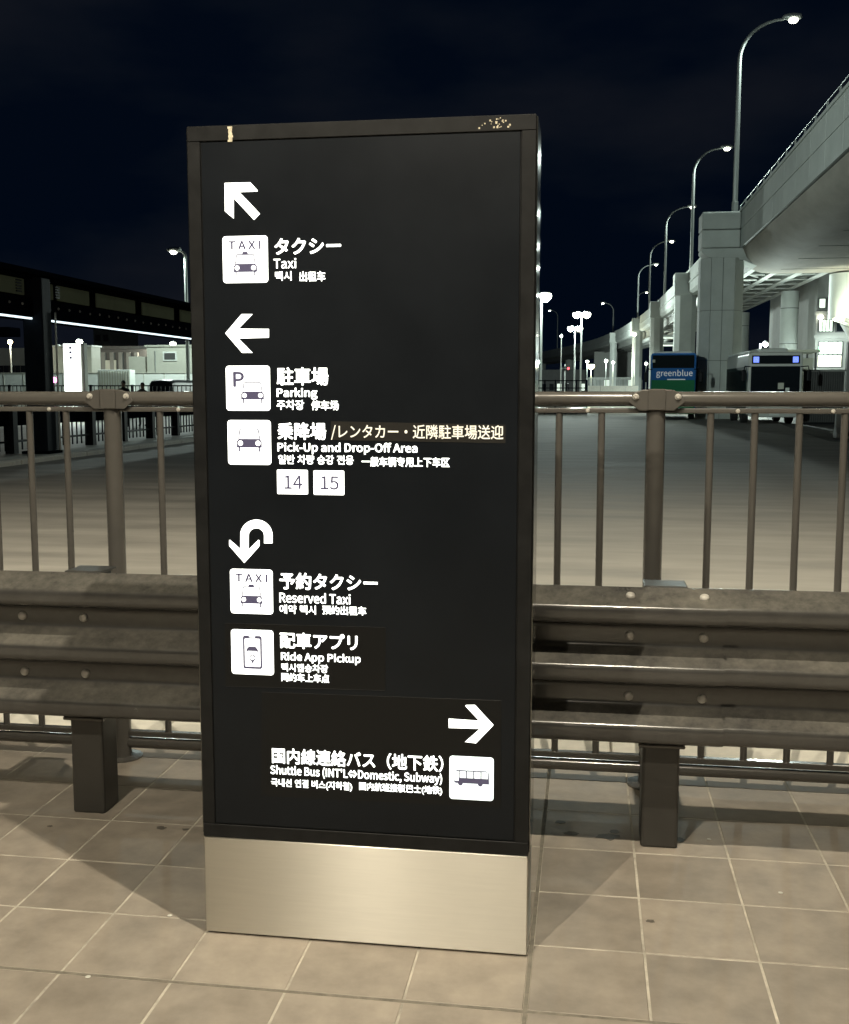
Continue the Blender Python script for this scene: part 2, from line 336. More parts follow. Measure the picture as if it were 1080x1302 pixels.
# lettering
FONT = None
try:      # the CJK face that ships with Blender; the built-in font falls back to it anyway
    import os
    _d = bpy.utils.system_resource('DATAFILES', path='fonts')
    FONT = bpy.data.fonts.load(os.path.join(_d, 'Noto Sans CJK Regular.woff2'))
except Exception:
    FONT = None
def text_mesh(body, bold):
    cu = bpy.data.curves.new('t', 'FONT'); cu.body = body; cu.size = 1
    if FONT and body[0].isascii(): cu.font = FONT
    cu.size = 1; cu.offset = bold; cu.resolution_u = 3
    o = bpy.data.objects.new('t', cu); col.objects.link(o); dg = bpy.context.evaluated_depsgraph_get()
    me = bpy.data.meshes.new_from_object(o.evaluated_get(dg)); bpy.data.objects.remove(o); return me
def lettering(body, xl, xr, yt, yb, m, parent, bold=.012, y=None, name='lettering', plane=None):
    me = text_mesh(body, 0); vs = me.vertices
    if len(vs): bold *= (max(v.co.y for v in vs) - min(v.co.y for v in vs)) * (.85 if body[0].isascii() else 1.15)
    if bold > 0 and len(vs):
        base = [tuple(v.co) for v in vs]; polys = [tuple(p.vertices) for p in me.polygons]; V = []; Fc = []; q = 0
        for k, (dx, dz) in enumerate(((0, 0), (1, 0), (-1, 0), (0, 1), (0, -1), (.7, .7), (-.7, .7), (.7, -.7), (-.7, -.7))):
            n_ = len(V); V += [(a + dx * bold, b_ + dz * bold, k * .02) for a, b_, c_ in base]; Fc += [tuple(i + n_ for i in p) for p in polys]
        me = bpy.data.meshes.new('t'); me.from_pydata(V, [], Fc); vs = me.vertices
    if not len(vs): return
    lo = [min(v.co[i] for v in vs) for i in (0, 1)]; hi = [max(v.co[i] for v in vs) for i in (0, 1)]
    if plane: X0_, X1_, Z0_, Z1_, yy = plane
    else:
        (X0_, Z1_), (_, Z0_) = S(xl, yt), S(xl, yb); X1_ = S(xr, (yt + yb) / 2)[0]; yy = EY - .0008 if y is None else y
    org = ORG[parent.name]
    for v in vs:
        v.co = Vector((X0_ + (v.co.x - lo[0]) / (hi[0] - lo[0]) * (X1_ - X0_), yy - v.co.z * .001, Z0_ + (v.co.y - lo[1]) / (hi[1] - lo[1]) * (Z1_ - Z0_))) - org
    me.materials.clear(); me.materials.append(m); me.name = name
    o = bpy.data.objects.new(name, me); col.objects.link(o); o.parent = parent; ORG[o.name] = org
    return o
LT = [
 ('タクシー', 349, 434, 303, 324, .03), ('Taxi', 348, 377, 328.5, 341.5, .02), ('택시', 350, 371, 345, 357, .02), ('出租车', 381, 414, 345, 358, .02),
 ('駐車場', 352, 418, 467, 490, .022), ('Parking', 352, 404, 493, 508, .03), ('주차장', 352, 387, 508.5, 521, .02), ('停车场', 396, 431, 509, 521.5, .02),
 ('乗降場', 353, 415, 537, 559, .022), ('Pick-Up and Drop-Off Area', 353, 531, 562, 577, .028),
 ('일반 차량 승강 전용', 354, 450, 578, 590, .02), ('一般车辆专用上下车区', 460, 572, 580.5, 593, .02),
 ('予約タクシー', 355.5, 480.5, 727.5, 749, .026), ('Reserved Taxi', 355.5, 446, 752.5, 766, .028), ('예약 택시', 355.5, 402, 768.5, 780, .02), ('预约出租车', 410, 466, 769.5, 781, .02),
 ('配車アプリ', 356, 455, 803.5, 824, .026), ('Ride App Pickup', 357.5, 459, 828.5, 842, .028), ('택시앱승차장', 358, 417.5, 843, 853.5, .02), ('网约车上车点', 358, 419, 855, 866, .02),
 ('国内線連絡バス（地下鉄）', 346, 564, 950, 970.5, .02), ("Shuttle Bus (INT'L⇔Domestic, Subway)", 344, 562.5, 972, 987, .026),
 ('국내선 연결 버스(지하철)', 345, 448, 989, 1001, .016), ('国内航班接驳巴士(地铁)', 457, 562.5, 994, 1006, .016)]
for body, a, b, c, d, bo in LT: lettering(body, a, b, c, d, M['lit'], pyl, bo)
lettering('/レンタカー・近隣駐車場送迎', 421, 640.5, 539.5, 559, M['litdim'], pyl, .014)
# pictogram tiles
def rrect(x0, x1, z0, z1, r, n=4):
    p = []
    for cx_, cz_, a0 in ((x1-r, z1-r, 0), (x0+r, z1-r, 90), (x0+r, z0+r, 180), (x1-r, z0+r, 270)):
        for k in range(n + 1):
            a = R(a0 + 90 * k / n); p.append((cx_ + r * math.cos(a), cz_ + r * math.sin(a)))
    return p
def tile_sign(name, xl, xr, yt, yb, m=None, r=.008):
    (X0_, Z1_), (_, Z0_) = S(xl, yt), S(xl, yb); X1_ = S(xr, (yt + yb) / 2)[0]
    o = MB().extrude(rrect(X0_, X1_, Z0_, Z1_, r), 'y', EY, EY - .0006).build(name, m or M['lit'], pyl)
    return o, (lambda u, v: (X0_ + u * (X1_ - X0_), Z0_ + v * (Z1_ - Z0_)))
def sym(parent, pts, y=EY - .0012, m=None, name='symbol'):
    return MB().extrude(pts, 'y', y, y - .0003).build(name, m or M['ink'], parent)
def disc(U, u, v, r, n=16): return [(U(u + r * math.cos(2*math.pi*k/n), v + r * math.sin(2*math.pi*k/n))) for k in range(n)]
def car_symbol(t, U, cx_, base, w, roof=True, taxi=False, thin=False):
    # front view of a car: bumper band with two round lamps, two legs, roof outline
    h = w * .40
    sym(t, [U(cx_-w/2, base+h*.15), U(cx_-w/2, base+h*.75), U(cx_-w/2+w*.08, base+h), U(cx_+w/2-w*.08, base+h), U(cx_+w/2, base+h*.75), U(cx_+w/2, base+h*.15)])
    for s in (-1, 1):
        sym(t, disc(U, cx_ + s*w*.35, base + h*.58, w*.10), EY - .0017, M['lit'], 'headlamp_dot')
        a = cx_ + s * w * .40
        sym(t, [U(a-w*.03, base-h*.25), U(a-w*.03, base+h*.2), U(a+w*.03, base+h*.2), U(a+w*.03, base-h*.25)])
    if roof:
        t2 = base + h * 1.95; b = w * .022
        P = [(cx_-w*.42, base+h), (cx_-w*.36, t2), (cx_+w*.36, t2), (cx_+w*.42, base+h)]
        for (p, q) in zip(P[:-1], P[1:]):
            dx, dz = q[0]-p[0], q[1]-p[1]; ln = math.hypot(dx, dz); nx, nz = -dz/ln*b, dx/ln*b
            sym(t, [U(p[0]+nx, p[1]+nz), U(q[0]+nx, q[1]+nz), U(q[0]-nx, q[1]-nz), U(p[0]-nx, p[1]-nz)])
        if taxi: sym(t, [U(cx_-w*.13, t2), U(cx_-w*.11, t2+h*.28), U(cx_+w*.11, t2+h*.28), U(cx_+w*.13, t2)], EY - .0016)
t, U = tile_sign('pictogram', 283, 341, 300.5, 360); car_symbol(t, U, .5, .20, .52, True, True)
lettering('T A X I', 290.5, 332, 306.5, 317.5, M['ink'], t, .055, EY - .0014, 'symbol')
t, U = tile_sign('pictogram', 287.2, 343.8, 465, 522); car_symbol(t, U, .60, .22, .52, True, False)
lettering('P', 296.5, 311, 472.5, 492, M['ink'], t, .045, EY - .0014, 'symbol')
t, U = tile_sign('pictogram', 289.4, 344.9, 534, 590.5); car_symbol(t, U, .5, .35, .58, True, False)
t, U = tile_sign('pictogram', 292.6, 347.2, 723, 779.5); car_symbol(t, U, .5, .20, .52, True, True)
lettering('T A X I', 299.5, 340.5, 729, 739.5, M['ink'], t, .055, EY - .0014, 'symbol')
t, U = tile_sign('pictogram', 293.9, 348.2, 799.8, 856.5)
sym(t, [U(*p) for p in rrect(.28, .73, .13, .87, .05)]); sym(t, [U(*p) for p in rrect(.325, .685, .18, .805, .02)], EY - .0015, M['lit'], 'phone_screen')
sym(t, [U(*p) for p in rrect(.43, .57, .835, .865, .012)], EY - .0016, M['lit'], 'phone_screen')
sym(t, [U(.36, .50), U(.36, .56), U(.42, .63), U(.58, .63), U(.64, .56), U(.64, .50), U(.60, .53), U(.40, .53)], EY - .0020)
sym(t, disc(U, .505, .38, .075), EY - .0020); sym(t, [U(.46, .33), U(.505, .24), U(.55, .33)], EY - .0020)
sym(t, disc(U, .505, .38, .048), EY - .0026, M['lit'], 'phone_screen')
t, U = tile_sign('pictogram', 571.8, 628, 960.6, 1015.5, M['lit2'])
sym(t, [U(.10, .42), U(.16, .68), U(.84, .68), U(.89, .64), U(.90, .38), U(.14, .38)])
for k in range(4): sym(t, [U(.235+.165*k, .505), U(.235+.165*k, .655), U(.375+.165*k, .655), U(.375+.165*k, .505)], EY - .0017, M['lit2'], 'window_dot')
sym(t, [U(.115, .43), U(.165, .655), U(.21, .655), U(.21, .43)], EY - .0017, M['lit2'], 'window_dot')
for u in (.25, .70): sym(t, disc(U, u, .38, .055), EY - .0018)
for s, a, b, c in (('14', 352.4, 391.8, 597), ('15', 398.8, 438, 598)):
    t, U = tile_sign('number_tile', a, b, c, c + 31, None, .003)
    lettering(s, a + 9.3, b - 6.8, c + 7.2, c + 24.5, M['ink'], t, .022, EY - .0014, 'numeral')
# bird droppings on the top edge of the frame
bd = MB()
for k in range(7):
    zz = sh - .004 - k * .0052; ww = .0045 + .002 * random.random()
    xx = S(293, 165)[0] + random.uniform(-.0012, .0012)
    bd.box(xx - ww, xx + ww, SY - .0019, SY - .0011, zz - .0055, zz)
bd.build('dropping_stain', M['guano'], pyl, bevel=.0006)
sp_ = MB()
for k in range(26):
    xx = S(632, 155)[0] + random.gauss(0, .016); zz = sh - .012 + random.uniform(-.018, .010); w = random.uniform(.0008, .0022)
    sp_.box(xx - w, xx + w, SY - .0017, SY - .0011, zz - w, zz + w)
sp_.build('splatter_stain', M['guano'], pyl)['kind'] = 'stuff'

# ================================================================== GUARDRAIL
def fillet(pts, r, n=4):
    out = [pts[0]]
    for a, b, c in zip(pts[:-2], pts[1:-1], pts[2:]):
        A, B, C_ = Vector(a), Vector(b), Vector(c); u = (A - B).normalized(); v = (C_ - B).normalized()
        ang = math.acos(max(-1, min(1, u.dot(v)))); t_ = min(r / math.tan(ang / 2), (A-B).length*.49, (C_-B).length*.49)
        p0, p1 = B + u * t_, B + v * t_
        for k in range(n + 1):
            s = k / n; out.append(tuple((1-s)*(1-s)*p0 + 2*s*(1-s)*B + s*s*p1))
    return out + [pts[-1]]
gr = thing('guardrail', (-.7, 3.40, 0), 'brown triple corrugated steel guardrail on square posts behind the pylon', 'guardrail')
def beam(name, x0, x1, dy):
    yf, yb = 3.296 + dy, 3.378 + dy
    prof = [(yb + .012, .838), (yf, .792), (yf, .742), (yb, .722), (yb, .652), (yf, .606), (yf, .556), (yb, .536), (yb, .466), (yf, .420), (yf, .370), (yb - .01, .345)]
    pr = fillet([Vector((a, b)) for a, b in prof], .022, 5)
    back = [(a + .004, b) for a, b in reversed([tuple(p) for p in pr])]
    n = len(pr); vs = []; fs = []
    for X in (x0, x1):
        vs += [(X, a, b) for a, b in pr] + [(X, a, b) for a, b in back]
    m = 2 * n
    for i in range(m): fs.append((i, (i+1) % m, m + (i+1) % m, m + i))
    for i in range(n - 1):
        for o_ in (0, m): fs.append((o_ + i, o_ + i + 1, o_ + m - 2 - i, o_ + m - 1 - i))
    return MB().add(vs, fs).build(name, M['beam'], gr, smooth=35)
beam('beam', -5.6, .425, 0); beam('beam', .30, 4.6, .0095)
bolt_mb = MB().lathe([(.0, -.012), (.009, -.0115), (.0135, -.008), (.0155, -.002), (.0155, .002)], (0, 0, 0), 14, 'y')
def post(cx_):
    w = .058
    p = MB().box(cx_ - w, cx_ + w, 3.384, 3.505, -.002, .832).build('post', M['postp'], gr, bevel=.010)
    MB().box(cx_ - w - .006, cx_ + w + .012, 3.397, 3.515, .8325, .842).build('post_cap', M['postp'], p, bevel=.004)
    MB().box(cx_ - w - .014, cx_ + w + .014, 3.362, 3.388, .333, .345).build('bracket', M['brown'], p, bevel=.004)
bolt0 = None
def bolts(xs, zs, top=False):
    global bolt0
    for x_ in xs:
        for z_ in zs:
            yy = 3.378 if z_ < .8 else 3.346
            o = MB().lathe([(.0, -.010), (.008, -.0095), (.0125, -.007), (.0145, -.002), (.0145, .004)], (x_, yy - .002, z_), 14, 'y').build('bolt', M['bolt'], gr, smooth=40)
for c_ in (-3.60, -1.675, .247, 2.17): post(c_)
bolts((.142, .366), (.687, .494)); bolts((-1.885, -1.665), (.687, .494))
for x_ in (.140, .362):
    o = MB().lathe([(.0, .008), (.008, .0075), (.0125, .005), (.0145, .001), (.0145, -.004)], ORG['guardrail'], 14).build('bolt', M['bolt'], gr, smooth=40)
    o.location = Vector((x_, 3.345, .8195)) - ORG['guardrail']; o.rotation_euler = (R(28), 0, 0)

# ================================================================== PEDESTRIAN FENCE
FY = 3.95
fe = thing('pedestrian_fence', (-.78, FY, 0), 'brown tubular pedestrian fence with round balusters between guardrail and road', 'fence')
posts = [-3.84, -1.80, .24, 2.28]
MB().tube([(-3.9, FY, 1.416), (2.4, FY, 1.416)], .0265, 16).build('top_rail', M['brown'], fe, smooth=40)
MB().box(-3.9, 2.4, FY - .016, FY + .016, 1.366, 1.384).build('rail_channel', M['brown'], fe, bevel=.004)
MB().box(-3.9, 2.4, FY - .016, FY + .016, .090, .112).build('rail_channel', M['brown'], fe, bevel=.004)
MB().tube([(-3.9, FY, .062), (2.4, FY, .062)], .022, 14).build('bottom_rail', M['brown'], fe, smooth=40)
bal = MB().tube([(0, FY, .112), (0, FY, 1.366)], .0128, 12).build('baluster', M['brown'], fe, smooth=40)
first = True
for a in posts[:-1]:
    n = 11; st = (2.04 - .38) / n
    for k in range(n + 1):
        x_ = a + .19 + st * k
        if first: bal.location.x = x_ - 0 + bal.location.x; first = False; base_x = x_
        else: clone(bal, fe, (x_ - base_x, 0, 0))
        for zz in ():
            pass
for a in posts:
    p = MB().tube([(a, FY, -.002), (a, FY, 1.40)], .0335, 18).build('post', M['brown'], fe, smooth=40)
    MB().lathe([(.075, 0), (.075, .008), (.04, .010)], (a, FY, -.001), 18).build('base_flange', M['brown'], p)
    # bracket: six sided plate folded round the post top
    oc = [(a-.098, 1.405), (a-.082, 1.438), (a-.05, 1.449), (a+.05, 1.449), (a+.082, 1.438), (a+.098, 1.405), (a+.06, 1.376), (a-.06, 1.376)]
    MB().extrude(oc, 'y', FY - .036, FY - .0275).build('bracket', M['brown'], fe, bevel=.003)
    MB().box(a - .031, a + .031, FY - .045, FY - .0365, 1.377, 1.4515).build('bracket_fold', M['brown'], fe, bevel=.012, seg=3)
    for s in (-1, 1):
        MB().lathe([(.0, -.010), (.006, -.010), (.009, -.004), (.0115, -.0035), (.0115, .0)], (a + s * .073, FY - .0365, 1.424), 12, 'y').build('bolt', M['bolt'], fe, smooth=40)
for x_ in (-2.05, -1.53, .0, .52, .84):
    MB().lathe([(.0, -.006), (.005, -.0055), (.008, -.002), (.008, .001)], (x_, FY - .0165, 1.374), 10, 'y').build('bolt', M['bolt'], fe, smooth=40)

# ================================================================== ELEVATED ROAD (right)
via = thing('elevated_road', (10, 60, -.1), 'grey concrete elevated road on panelled piers curving away past the buses', 'viaduct')
edge = [(18, 7.8), (60, 7.8), (90, 7.75), (118, 7.4), (145, 6.9), (180, 5.1), (215, 1.64), (255, -5.2), (300, -14.6), (345, -26), (410, -47)]
def edge_x(y):
    for (a, b), (c, d) in zip(edge[:-1], edge[1:]):
        if a <= y <= c: return b + (d - b) * (y - a) / (c - a)
    return edge[-1][1]
ZT, ZB = 10.72, 8.75
def smooth_edge():
    ys = list(range(61, 150, 6)) + list(range(150, 410, 5)); out = []
    for y in ys:
        k = 8; out.append((y, (edge_x(y-k) + edge_x(y) * 2 + edge_x(min(y+k, 410))) / 4))
    return out
# near span: core, haunch and soffit
MB().box(7.95, 24, 18, 61.0, 8.9, 9.9).build('deck', M['conc'], via)
hp = [(7.82, 8.72), (8.02, 8.25), (8.35, 7.92), (8.9, 7.66), (9.6, 7.58), (24, 7.58), (24, 8.72)]
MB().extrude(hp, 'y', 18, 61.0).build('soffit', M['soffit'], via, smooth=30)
for k in range(9):     # formwork joints across the soffit, shallow ribs
    y = 22 + k * 4.6
    MB().box(9.7, 24, y - .03, y + .03, 7.565, 7.579).build('soffit_joint', M['concj'], via)
MB().box(14.05, 14.12, 18, 61, 7.560, 7.578).build('soffit_joint', M['concj'], via)
MB().box(10.6, 11.2, 44.0, 44.7, 7.54, 7.579).build('drain_box', M['concj'], via)
for k in range(16):    # fascia panels, two rows
    y0 = 18 + k * 2.62
    for (a, b) in ((8.76, 9.70), (9.725, ZT - .12)):
        MB().box(7.70, 7.94, y0 + .012, y0 + 2.608, a, b).build('fascia_panel', M['conc'], via, bevel=.01, seg=1)
MB().box(7.74, 7.93, 18, 60.0, 8.8, ZT - .14).build('joint_backing', M['concj'], via)
MB().box(7.64, 8.04, 18, 60.0, ZT - .118, ZT).build('coping', M['conc'], via, bevel=.02)
for k in range(22):    # small posts on the coping
    y = 20 + k * 1.9
    MB().box(7.70, 7.76, y - .03, y + .03, ZT + .002, ZT + .26).build('coping_post', M['galv'], via)
MB().tube([(7.73, 18, ZT + .27), (7.73, 60, ZT + .27)], .02, 6).build('coping_rail', M['galv'], via)
# far sweep
def sweep(name, prof, m, y_min=61):
    e = [q for q in smooth_edge() if q[0] >= y_min]; vs = []; fs = []; n = len(prof)
    for i, (y, x) in enumerate(e):
        (ya, xa), (yb, xb) = e[max(i-1, 0)], e[min(i+1, len(e)-1)]
        t_ = Vector((xb - xa, yb - ya)).normalized(); nx, ny = t_.y, -t_.x
        lift = .5 * max(0, min(1, (y - 61) / 100.0))
        for (o_, z_) in prof: vs.append((x + nx * o_, y + ny * o_, z_ + lift))
    for i in range(len(e) - 1):
        for k in range(n): fs.append((i*n+k, i*n+(k+1) % n, (i+1)*n+(k+1) % n, (i+1)*n+k))
    fs += [tuple(range(n)), tuple((len(e)-1)*n + k for k in range(n))]
    return MB().add(vs, fs).build(name, m, via, smooth=30)
sweep('far_deck', [(0, ZT), (0, 8.95), (.25, 8.75), (5.6, 8.75), (5.6, ZT), (5.3, ZT), (5.3, 9.8), (.3, 9.8), (.3, ZT)], M['conc'])
sweep('ledge', [(-.08, 9.72), (-.08, 9.60), (-.003, 9.58), (-.003, 9.74)], M['conc'], 61)
# steel girders and bracing under the far deck
for off in (.9, 2.3, 3.7, 5.1):
    sweep('girder', [(off - .16, 8.74), (off - .16, 8.66), (off - .03, 8.64), (off - .03, 7.92), (off - .18, 7.90), (off - .18, 7.84), (off + .18, 7.84), (off + .18, 7.90), (off + .03, 7.92), (off + .03, 8.64), (off + .16, 8.66), (off + .16, 8.74)], M['girder'])
for k in range(22):
    y = 62.5 + k * 3.0; x = edge_x(y)
    MB().tube([(x + .9, y, 7.99), (x + 5.1, y, 7.99)], .06, 6).build('cross_brace', M['girder'], via)
    MB().tube([(x + .9, y, 8.1), (x + 2.3, y + 3.0, 8.1)], .05, 6).build('diagonal_brace', M['girder'], via)
    MB().tube([(x + 5.1, y, 8.1), (x + 3.7, y + 3.0, 8.1)], .05, 6).build('diagonal_brace', M['girder'], via)
# piers: octagonal columns clad in panels
def octa(cx_, cy_, w, d, c):
    return [(cx_-w+c, cy_-d), (cx_+w-c, cy_-d), (cx_+w, cy_-d+c), (cx_+w, cy_+d-c), (cx_+w-c, cy_+d), (cx_-w+c, cy_+d), (cx_-w, cy_+d-c), (cx_-w, cy_-d+c)]
def pier(cx_, cy_, w, d, ztop, levels, c=.55, clad=True):
    core = octa(cx_, cy_, w - .06, d - .06, c - .03)
    p = MB().extrude(core, 'z', -.139, ztop).build('pier', M['concj'] if clad else M['conc'], via)
    if not clad: return p
    out = octa(cx_, cy_, w, d, c); inn = octa(cx_, cy_, w - .055, d - .055, c - .025)
    zs = [-.13] + levels + [ztop]
    for za, zb in zip(zs[:-1], zs[1:]):
        for i in range(8):
            j = (i + 1) % 8; a, b, e, f_ = Vector(out[i]), Vector(out[j]), Vector(inn[j]), Vector(inn[i])
            sub = 2 if (b - a).length > 1.0 else 1
            for s in range(sub):
                s0, s1 = s / sub, (s + 1) / sub; u = (b - a).normalized() * .012
                q = [a.lerp(b, s0) + u, a.lerp(b, s1) - u, f_.lerp(e, s1) - u, f_.lerp(e, s0) + u]
                MB().extrude([tuple(v) for v in q], 'z', za + .012, zb - .012).build('cladding_panel', M['conc'], p)
    return p
pier(6.84, 60.1, 1.10, 1.10, 8.25, [2.95, 5.55], .50)
# crosshead of the first pier, carrying the lamp
MB().box(5.72, 7.68, 59.15, 61.0, 8.77, 9.68).build('crosshead_panel', M['conc'], via, bevel=.08)
MB().box(5.72, 7.68, 59.15, 61.0, 9.71, 10.60).build('crosshead_panel', M['conc'], via, bevel=.08)
MB().extrude([(5.74, 8.75), (5.74, 8.55), (6.1, 8.27), (7.9, 8.1), (8.6, 7.8), (8.6, 8.75)], 'y', 59.2, 60.95).build('corbel', M['conc'], via, bevel=.05)
for y, w in ((90, .88), (120, .74), (150, .72), (188, .62)):
    x = edge_x(y) - .2; lift = .5 * min(1, (y - 61) / 100)
    pier(x, y, w, .9, 9.0 + lift, [], .4, False)
    MB().box(x - w * 1.05, x + w * 1.05, y - 1.1, y + .9, 8.7 + lift, ZT - .3 + lift).build('crosshead_panel', M['conc'], via, bevel=.06)
for y in (225, 262, 300): pier(edge_x(y) + 2.2, y, 1.0, 1.0, 9.2, [], .4, False)
for (x, y, r_) in ((13.0, 75, .56), (12.75, 95, .50), (12.6, 125, .50), (12.0, 155, .5)):
    cp = MB().lathe([(r_, -.139), (r_, 7.2), (r_ * 1.02, 7.22), (r_ * 1.02, 7.83)], (x, y, 0), 28).build('round_column', M['conc'], via, smooth=40)
    for z_ in (2.2, 4.4, 6.7): MB().lathe([(r_ + .006, z_), (r_ + .006, z_ + .05)], (x, y, 0), 28).build('column_band', M['concj'], cp)

# ================================================================== STREET LAMPS
def arm_lamp(name, base, head, label, group=None, r=.11, lens='lampw', power=0, color=COOL, thick=1.0):
    b, h = Vector(base), Vector(head)
    o = thing(name, b, label, 'street lamp', group)
    d = h.x - b.x; rise = min(2.0, abs(d) * .95); zc = h.z - rise
    path = [b, Vector((b.x, b.y, b.z + (zc - b.z) * .5)), Vector((b.x, b.y, zc))]
    for k in range(1, 9):
        t_ = k / 8; path.append(Vector((b.x + d * .95 * (1 - math.cos(t_ * math.pi / 2)), b.y, zc + (rise - .05) * math.sin(t_ * math.pi / 2))))
    rr = [r * thick] * 2 + [r * .8 * thick] + [r * (.75 - .03 * k) * thick for k in range(1, 9)]
    MB().tube(path, rr, 8).build('pole', M['galv'], o, smooth=40)
    MB().lathe([(r * 2.2, -.0), (r * 2.2, .05), (r * 1.3, .09), (r * 1.25, .6), (r, .62)], b, 10).build('pole_base', M['galv'], o)
    s = 1 if d > 0 else -1
    hd = MB().lathe([(.02, -.5), (.12, -.42), (.18, -.15), (.19, .15), (.14, .42), (.03, .5)], (h.x + s * .3, h.y, h.z + .05), 12, 'x').build('lamp_head', M['galv'], o, smooth=40)
    MB().lathe([(.02, -.16), (.17, -.13), (.24, -.04), (.24, .0), (.05, .02)], (h.x + s * .35, h.y, h.z - .09), 14).build('lamp_lens', M[lens], hd, smooth=40)
    if power: spot('street_lamp_light', (h.x + s * .35, h.y, h.z - .35), (h.x + s * 2.0, h.y - 3, 0), power, color, 165, .2, .3)
    return o
vg = 'lamps along the elevated road'
order = ['first', 'second', 'third', 'fourth', 'fifth', 'sixth']
for k, (y, X1, zb, zh, hx) in enumerate([(60, 7.45, 10.6, 20.3, 9.7), (90, 7.95, 10.6, 20.25, 10.1), (120, 7.9, 10.8, 20.6, 10.2), (150, 7.9, 11, 21.0, 10.3), (180, 7.7, 11, 21.3, 10.1), (240, 10.2, 9.8, 22.1, 11.7)]):
    arm_lamp('street_lamp', (X1, y, zb), (hx, y, zh), 'curved arm street lamp, %s along the elevated road from the panelled pier' % order[k], vg,
             r=.13, power=(4200 if k < 3 else 2200))
for y, X1, hx, zh, w_ in ((215, 4.6, 2.9, 18.0, 'nearer'), (270, -7.6, -9.2, 20.6, 'farther')):
    arm_lamp('street_lamp', (X1, y, 10.8), (hx, y, zh), 'street lamp on the far curve of the elevated road, %s of two' % w_, vg, r=.13)
def mast(base, ztop, heads, label, group=None, lens='lampw', power=0, color=COOL, r=.08, hs=.26, cat='street lamp'):
    b = Vector(base); o = thing('mast_lamp', b, label, cat, group)
    MB().tube([b, (b.x, b.y, ztop * .5), (b.x, b.y, ztop)], [r, r * .85, r * .7], 8).build('pole', M['galv'], o, smooth=40)
    MB().lathe([(r * 2, 0), (r * 2, .05), (r * 1.2, .08)], b, 10).build('pole_base', M['galv'], o)
    for dx in heads:
        if dx: MB().tube([(b.x, b.y, ztop - .1), (b.x + dx, b.y, ztop + .02)], r * .5, 6).build('arm', M['galv'], o)
        hd = MB().lathe([(hs * .3, .14), (hs * .75, .08), (hs * .85, .0), (hs * .8, -.02)], (b.x + dx, b.y, ztop + .05), 14).build('lamp_head', M['galv'], o, smooth=40)
        MB().lathe([(hs * .8, .02), (hs * .95, -.33 * hs), (hs * .75, -.85 * hs), (hs * .35, -1.2 * hs), (.02, -1.28 * hs)], (b.x + dx, b.y, ztop + .02), 14).build('lamp_lens', M[lens], hd, smooth=40)
    if power: point('mast_lamp_light', (b.x, b.y - hs - .1, ztop - .25), power, color)
    return o
def mast_px(px, py, Y, heads, label, **k):
    p = PY(px, py, Y); return mast((p.x, Y, -.1), p.z, heads, label, **k)
mast_px(689, 374, 96, [.35], 'single tall mast lamp beside the dark pylon edge, brightest on the plaza', power=9000, hs=.55, r=.14)
mast_px(740, 398, 110, [-.5, .5], 'taller twin headed mast lamp on the plaza before the far piers', power=6500, hs=.42, r=.11)
mast_px(731.5, 416, 130, [-.5, .5], 'shorter twin headed mast lamp on the plaza beside the taller twin', power=5500, hs=.42, r=.11)
mast_px(714, 427, 110, [0], 'thin low post lamp between the single mast and the twin masts', hs=.14, r=.07)
gl = 'small lamps under the far viaduct'
for px, py, Y, lab in ((687, 459, 120, 'small post lamp beside the single tall mast on the plaza'), (747, 459, 140, 'small post lamp just before the yellow floodlight'),
                       (771, 458, 135, 'small post lamp, nearer of a pair before the grey parking building'), (780, 460, 150, 'small post lamp, farther of a pair before the grey parking building'),
                       (807, 424, 120, 'slim taller post lamp between two far viaduct piers'), (822, 462, 84, 'small post lamp at the corner of the blue and green bus')):
    mast_px(px, py, Y, [0], lab, group=gl, hs=.12 if px == 822 else .22, r=.05, power=0 if px > 800 else 1500)
mast_px(752, 464, 150, [0], 'floodlight with yellow glare under the far elevated road', lens='lampy', hs=.5, r=.08, power=2500, color=(1, .95, .6))
_q = PY(752, 464, 150); spot('far_curve_fill_light', (_q.x, 150.8, _q.z + .2), (-2, 235, 11), 52000, COOL, 110, .3, .6)  # extra spot behind the mast floodlight, added to brighten the far curve

mast_px(967, 437, 66, [.3], 'small white post lamp behind the roof of the white fronted bus', hs=.16, r=.05, power=2600)
# left-hand lamps
o = arm_lamp('street_lamp', tuple(PY(240, 498, 70).xy) + (-.1,), tuple(PY(227, 318, 70)), 'tall street lamp rising above the dark covered walkway beside the pylon', None, r=.13, power=7000)
for px, py, Y, lens, lab in ((101, 433, 85, 'lampw', 'white post lamp above the lit panel beyond the walkway'), (76, 440, 95, 'lampw', 'white post lamp between walkway column and lit panel'),
                          (220, 436, 88, 'lampw', 'white post lamp above the site office roof'), (201, 441, 92, 'lampy', 'small yellow post lamp above the site office roof'),
                          (13, 434, 80, 'lampo', 'orange post lamp by the hanging pole under the walkway'), (35, 435, 84, 'lampo', 'orange post lamp beside the walkway column')):
    mast_px(px, py, Y, [0], lab, lens=lens, hs=.28 if lens == 'lampw' else .2, r=.06, power=900, color=COOL if lens == 'lampw' else WARM)

# ================================================================== COVERED WALKWAY (left)
WX = -12.4
wk = thing('covered_walkway', (WX, 30, -.01), 'dark covered walkway with olive fascia panels on steel columns across the road', 'walkway')
MB().box(-15.6, WX + .25, 12, 60, 3.98, 4.10).build('roof', M['dark'], wk, bevel=.03)
MB().box(-15.6, -12.62, 12, 60, 3.35, 3.93).build('ceiling_box', M['dark'], wk)
MB().box(WX - .12, WX + .03, 12, 60, 3.06, 3.50).build('edge_beam', M['dark'], wk, bevel=.02)
MB().box(WX - .10, WX + .02, 12, 60, 3.90, 3.975).build('top_beam', M['dark'], wk)
